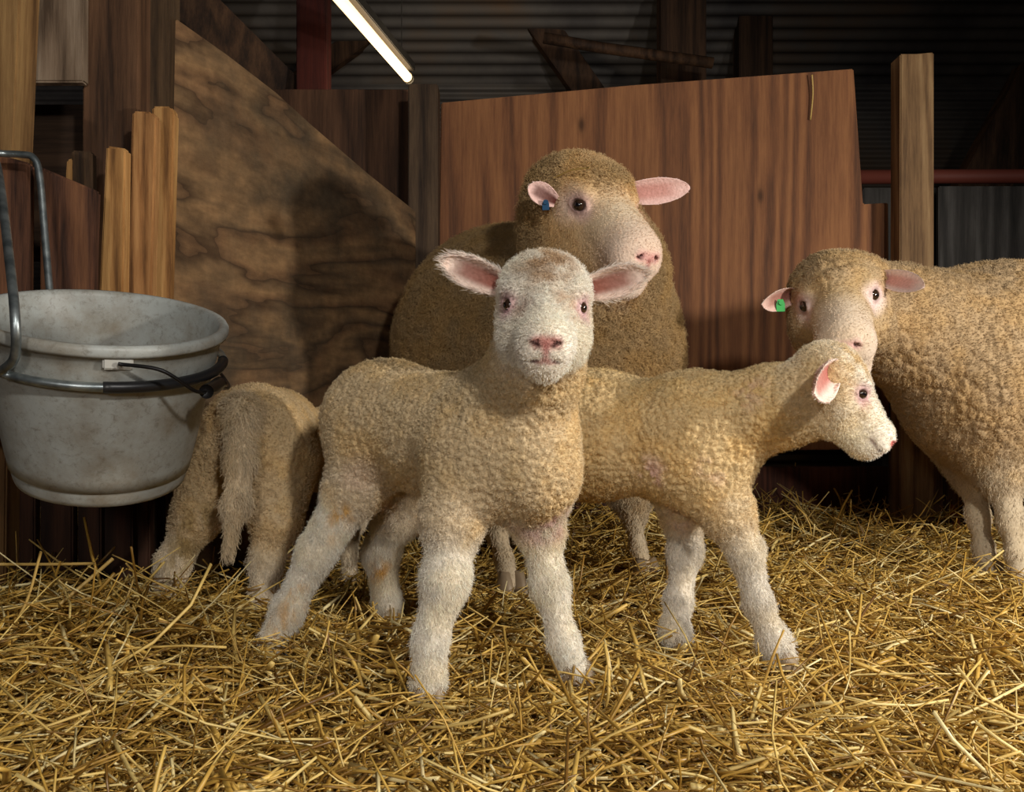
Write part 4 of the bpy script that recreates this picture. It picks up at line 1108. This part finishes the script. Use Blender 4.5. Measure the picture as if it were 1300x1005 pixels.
def build_straw():
    m, nt, b = new_mat('straw'); N = NB(nt)
    geo = N.n('ShaderNodeNewGeometry')
    c = N.ramp(geo.outputs['Random Per Island'], [(0., lin(112, 78, 30)), (.15, lin(160, 120, 50)), (.4, lin(204, 162, 76)), (.7, lin(222, 184, 98)), (.9, lin(236, 210, 138)), (1., lin(244, 228, 176))])
    tc = N.n('ShaderNodeTexCoord'); nz = N.n('ShaderNodeTexNoise', ins={'Vector': tc.outputs['Object'], 'Scale': 60., 'Detail': 3.})
    c = N.mix(.6, c, N.ramp(nz.outputs[0], [(.3, (.6, .55, .45)), (.65, (1.1, 1.1, 1.05))]), 'MULTIPLY')
    N.link(c, b.inputs['Base Color']); b.inputs['Roughness'].default_value = .38; b.inputs['Specular IOR Level'].default_value = .45
    rng = np.random.default_rng(3)
    def stalks(n, xr, yr, ln, wd, up, zofs, seed, ybias=0, flat=.5):
        rng = np.random.default_rng(seed)
        u = rng.random(n); y = yr[0] + (yr[1] - yr[0]) * u ** (1 + ybias)
        hw = .62 * y + .12
        x = rng.uniform(-1, 1, n) * hw if xr is None else rng.uniform(xr[0], xr[1], n)
        ang = rng.random(n) * 6.283
        Ln = ln[0] + (ln[1] - ln[0]) * rng.random(n) ** 1.8
        el = rng.normal(0, up, n)
        d = np.stack([np.cos(ang) * np.cos(el), np.sin(ang) * np.cos(el), np.sin(el)], 1)
        c = np.stack([x, y, ground_z(x, y) + rng.uniform(zofs[0], zofs[1], n) + np.abs(np.sin(el)) * Ln * .32], 1)
        K = 4
        ts = np.linspace(-.5, .5, K)
        bend = rng.normal(0, .10, (n, 3)) * Ln[:, None]
        w = (wd[0] + (wd[1] - wd[0]) * rng.random(n) ** 2)[:, None]
        s = nrm(np.cross(d, rng.normal(0, 1, (n, 3)) * .35 + [0, 0, 1])); t = np.cross(d, s)
        fl = (flat + (1 - flat) * rng.random(n))[:, None]
        V = np.empty((n, K, 4, 3))
        for i, tt in enumerate(ts):
            p = c + d * (Ln * tt)[:, None] + bend * (tt * tt * 2)
            tw = 1 if i < K - 1 else .75
            V[:, i, 0] = p + s * w * tw; V[:, i, 1] = p + t * w * fl * tw; V[:, i, 2] = p - s * w * tw; V[:, i, 3] = p - t * w * fl * tw
        base = (np.arange(n) * K * 4)[:, None]
        q = []
        for i in range(K - 1):
            for k in range(4):
                l = (k + 1) % 4; q.append([i * 4 + k, i * 4 + l, (i + 1) * 4 + l, (i + 1) * 4 + k])
        q.append([3, 2, 1, 0]); q.append([(K - 1) * 4 + k for k in range(4)])
        q = np.array(q)
        Fq = (base[:, :, None] + q[None]).reshape(-1, 4)
        return V.reshape(-1, 3), Fq
    parts = [stalks(9000, None, (.55, 1.8), (.008, .035), (.0008, .0020), .35, (-.004, .014), 11, .1, flat=.3),
             stalks(12000, None, (.55, 2.5), (.015, .06), (.0009, .0023), .25, (-.02, .006), 1, .1, flat=.2),
             stalks(15000, None, (.55, 1.35), (.015, .10), (.0008, .0019), .30, (-.018, .012), 2),
             stalks(10000, None, (1.2, 2.55), (.03, .14), (.0011, .0024), .28, (-.015, .016), 3),
             stalks(3000, None, (.6, 2.4), (.07, .2), (.0010, .0020), .22, (.0, .022), 4),
             stalks(4500, None, (.6, 2.4), (.03, .11), (.0018, .0040), .3, (.0, .016), 5, flat=.10),
             stalks(700, None, (.65, 2.4), (.04, .13), (.0010, .0020), .75, (.01, .03), 6),
             stalks(600, (-.95, -.38), (1.0, 1.5), (.05, .18), (.0011, .0026), .33, (.0, .04), 8),
             stalks(2200, (-1.2, 2.2), (2.0, 2.5), (.05, .18), (.0012, .0028), .5, (.0, .05), 9)]
    Vs, Fs, b0 = [], [], 0
    for V, Fq in parts:
        Vs.append(V); Fs.append(Fq + b0); b0 += len(V)
    o = mesh_obj('straw_bedding', np.concatenate(Vs), np.concatenate(Fs), m, origin=(0, 1.5, 0))
    tag(o, 'golden loose straw bedding spread over the pen floor', 'straw', kind='stuff')
    # chopped straw mat under the stalks
    nx, ny = 260, 150
    xs = np.linspace(-2.2, 2.9, nx); ys = np.linspace(.3, 3.2, ny)
    X, Y = np.meshgrid(xs, ys); z = ground_z(X.ravel(), Y.ravel()) - .014
    V = np.stack([X.ravel(), Y.ravel(), z + (vnoise(np.stack([X.ravel(), Y.ravel(), z * 0], 1), .03, 3) - .5) * .012], 1)
    I = np.arange(nx * ny).reshape(ny, nx)
    Fq = np.stack([I[:-1, :-1].ravel(), I[:-1, 1:].ravel(), I[1:, 1:].ravel(), I[1:, :-1].ravel()], 1)
    mm, nt, b = new_mat('matted_straw'); N = NB(nt)
    tc = N.n('ShaderNodeTexCoord')
    mp = N.n('ShaderNodeMapping', ins={'Vector': tc.outputs['Object'], 'Scale': (40, 160, 60), 'Rotation': (0, 0, .6)})
    n1 = N.n('ShaderNodeTexNoise', ins={'Vector': mp.outputs[0], 'Scale': 1., 'Detail': 5., 'Distortion': 2.})
    N.link(N.ramp(n1.outputs[0], [(.3, lin(58, 38, 16)), (.55, lin(120, 86, 38)), (.75, lin(170, 130, 62))]), b.inputs['Base Color'])
    b.inputs['Roughness'].default_value = .9
    N.link(N.n('ShaderNodeBump', ins={'Height': n1.outputs[0], 'Strength': 1., 'Distance': .006}).outputs[0], b.inputs['Normal'])
    tag(mesh_obj('matted_straw', V, Fq, mm, smooth=True), 'trodden mat of old straw beneath the loose stalks', 'straw', kind='stuff')

    def single(path, w, label, grp=None, mat=None):
        V, Fc = tube_geo(smooth_path(path, 5), w, 6)
        tag(mesh_obj('straw_stalk', V, Fc, mat or SM, smooth=True), label, 'straw stalk', grp)
    SM = plain('stalk_gold', lin(206, 170, 96), .45)
    SD = plain('stalk_brown', lin(120, 84, 40), .6)
    single([W(0, 716, 1.22), W(60, 716, 1.2), W(120, 715, 1.2)], .0022, 'long pale stalk lying level over the straw at the left edge')
    single([W(72, 770, 1.15), W(110, 738, 1.17), W(143, 709, 1.2)], .0026, 'thick stalk leaning up to the right below the bucket')
    single([W(14, 800, 1.12), W(35, 760, 1.12), W(52, 700, 1.12)], .0018, 'thin stalk standing up steeply at the left edge')
    single([W(160, 715, 1.25), W(170, 730, 1.22), W(160, 762, 1.2)], .0014, 'bent stalk sticking up left of the rear-facing lamb')
    single([W(1031, 95, 2.40), W(1032, 120, 2.405), W(1029, 152, 2.41)], .0022, 'yellow stalk stuck upright on the tall board')
    single([W(703, 226, 1.50), W(725, 216, 1.47), W(748, 213, 1.45)], .0012, 'dry stalk caught in the wool of the brown sheep head')
    single([W(1037, 775, 1.25), W(1045, 820, 1.15), W(1058, 856, 1.06)], .0014, 'thin stalk standing right of the profile lamb front hoof')
    single([W(1083, 798, 1.3), W(1098, 775, 1.3), W(1112, 754, 1.3)], .0019, 'dark brown stalk leaning right of the profile lamb', mat=SD)
    single([W(415, 795, 1.12), W(420, 845, 1.1)], .0016, 'short brown stalk upright before the front lamb hind legs', mat=SD)

#--LIGHTS--
def build_lights():
    def spot(loc, tgt, power, col, size, cone=110, blend=.4, name='flash_or_fill_lamp'):
        l = bpy.data.lights.new(name, 'SPOT'); l.energy = power; l.color = col; l.shadow_soft_size = size; l.spot_size = math.radians(cone); l.spot_blend = blend
        o = bpy.data.objects.new(name, l); COL.objects.link(o); o.location = loc
        o.rotation_euler = (Vector(tgt) - Vector(loc)).to_track_quat('-Z', 'Y').to_euler()
        return o
    spot((1.40, .55, .62), (-.1, 1.7, .35), 72, (1, .95, .87), .045, 120)
    spot((.60, -.55, 1.05), (.0, 1.5, .25), 62, (1, .965, .91), .06, 95)
    spot((-.4, -.7, .65), (.1, 1.6, .3), 20, (1, .96, .92), .12, 95)  # weak fill added at front left to brighten the front lamb's hind legs
    l = bpy.data.lights.new('tube_glow', 'POINT'); l.energy = 5; l.color = (1, .82, .58); l.shadow_soft_size = .15
    o = bpy.data.objects.new('tube_glow', l); COL.objects.link(o); o.location = W(500, 90, 3.3) + np.array([0, 0, -.1])
    w = bpy.data.worlds.new('shed_dark'); SC.world = w; w.use_nodes = True
    w.node_tree.nodes['Background'].inputs[0].default_value = (.03, .027, .025, 1); w.node_tree.nodes['Background'].inputs[1].default_value = .6

build_setting()
build_bucket()
build_straw()
lamb_front(); lamb_side(); lamb_rear(); ewe_middle(); ewe_right()
build_lights()
cam = bpy.data.cameras.new('camera'); co = bpy.data.objects.new('camera', cam); COL.objects.link(co)
co.location = (0, 0, CAM_H); co.rotation_euler = (math.pi / 2, 0, 0)
cam.sensor_width = 36; cam.lens = 36 * F_PX / 1300; cam.shift_y = (HZ - 502.5) / 1300; cam.clip_start = .02
SC.camera = co
SC.view_settings.view_transform = 'Standard'; SC.view_settings.look = 'None'
SC.view_settings.exposure = 0.0; SC.view_settings.gamma = 1.0; SC.view_settings.use_curve_mapping = False
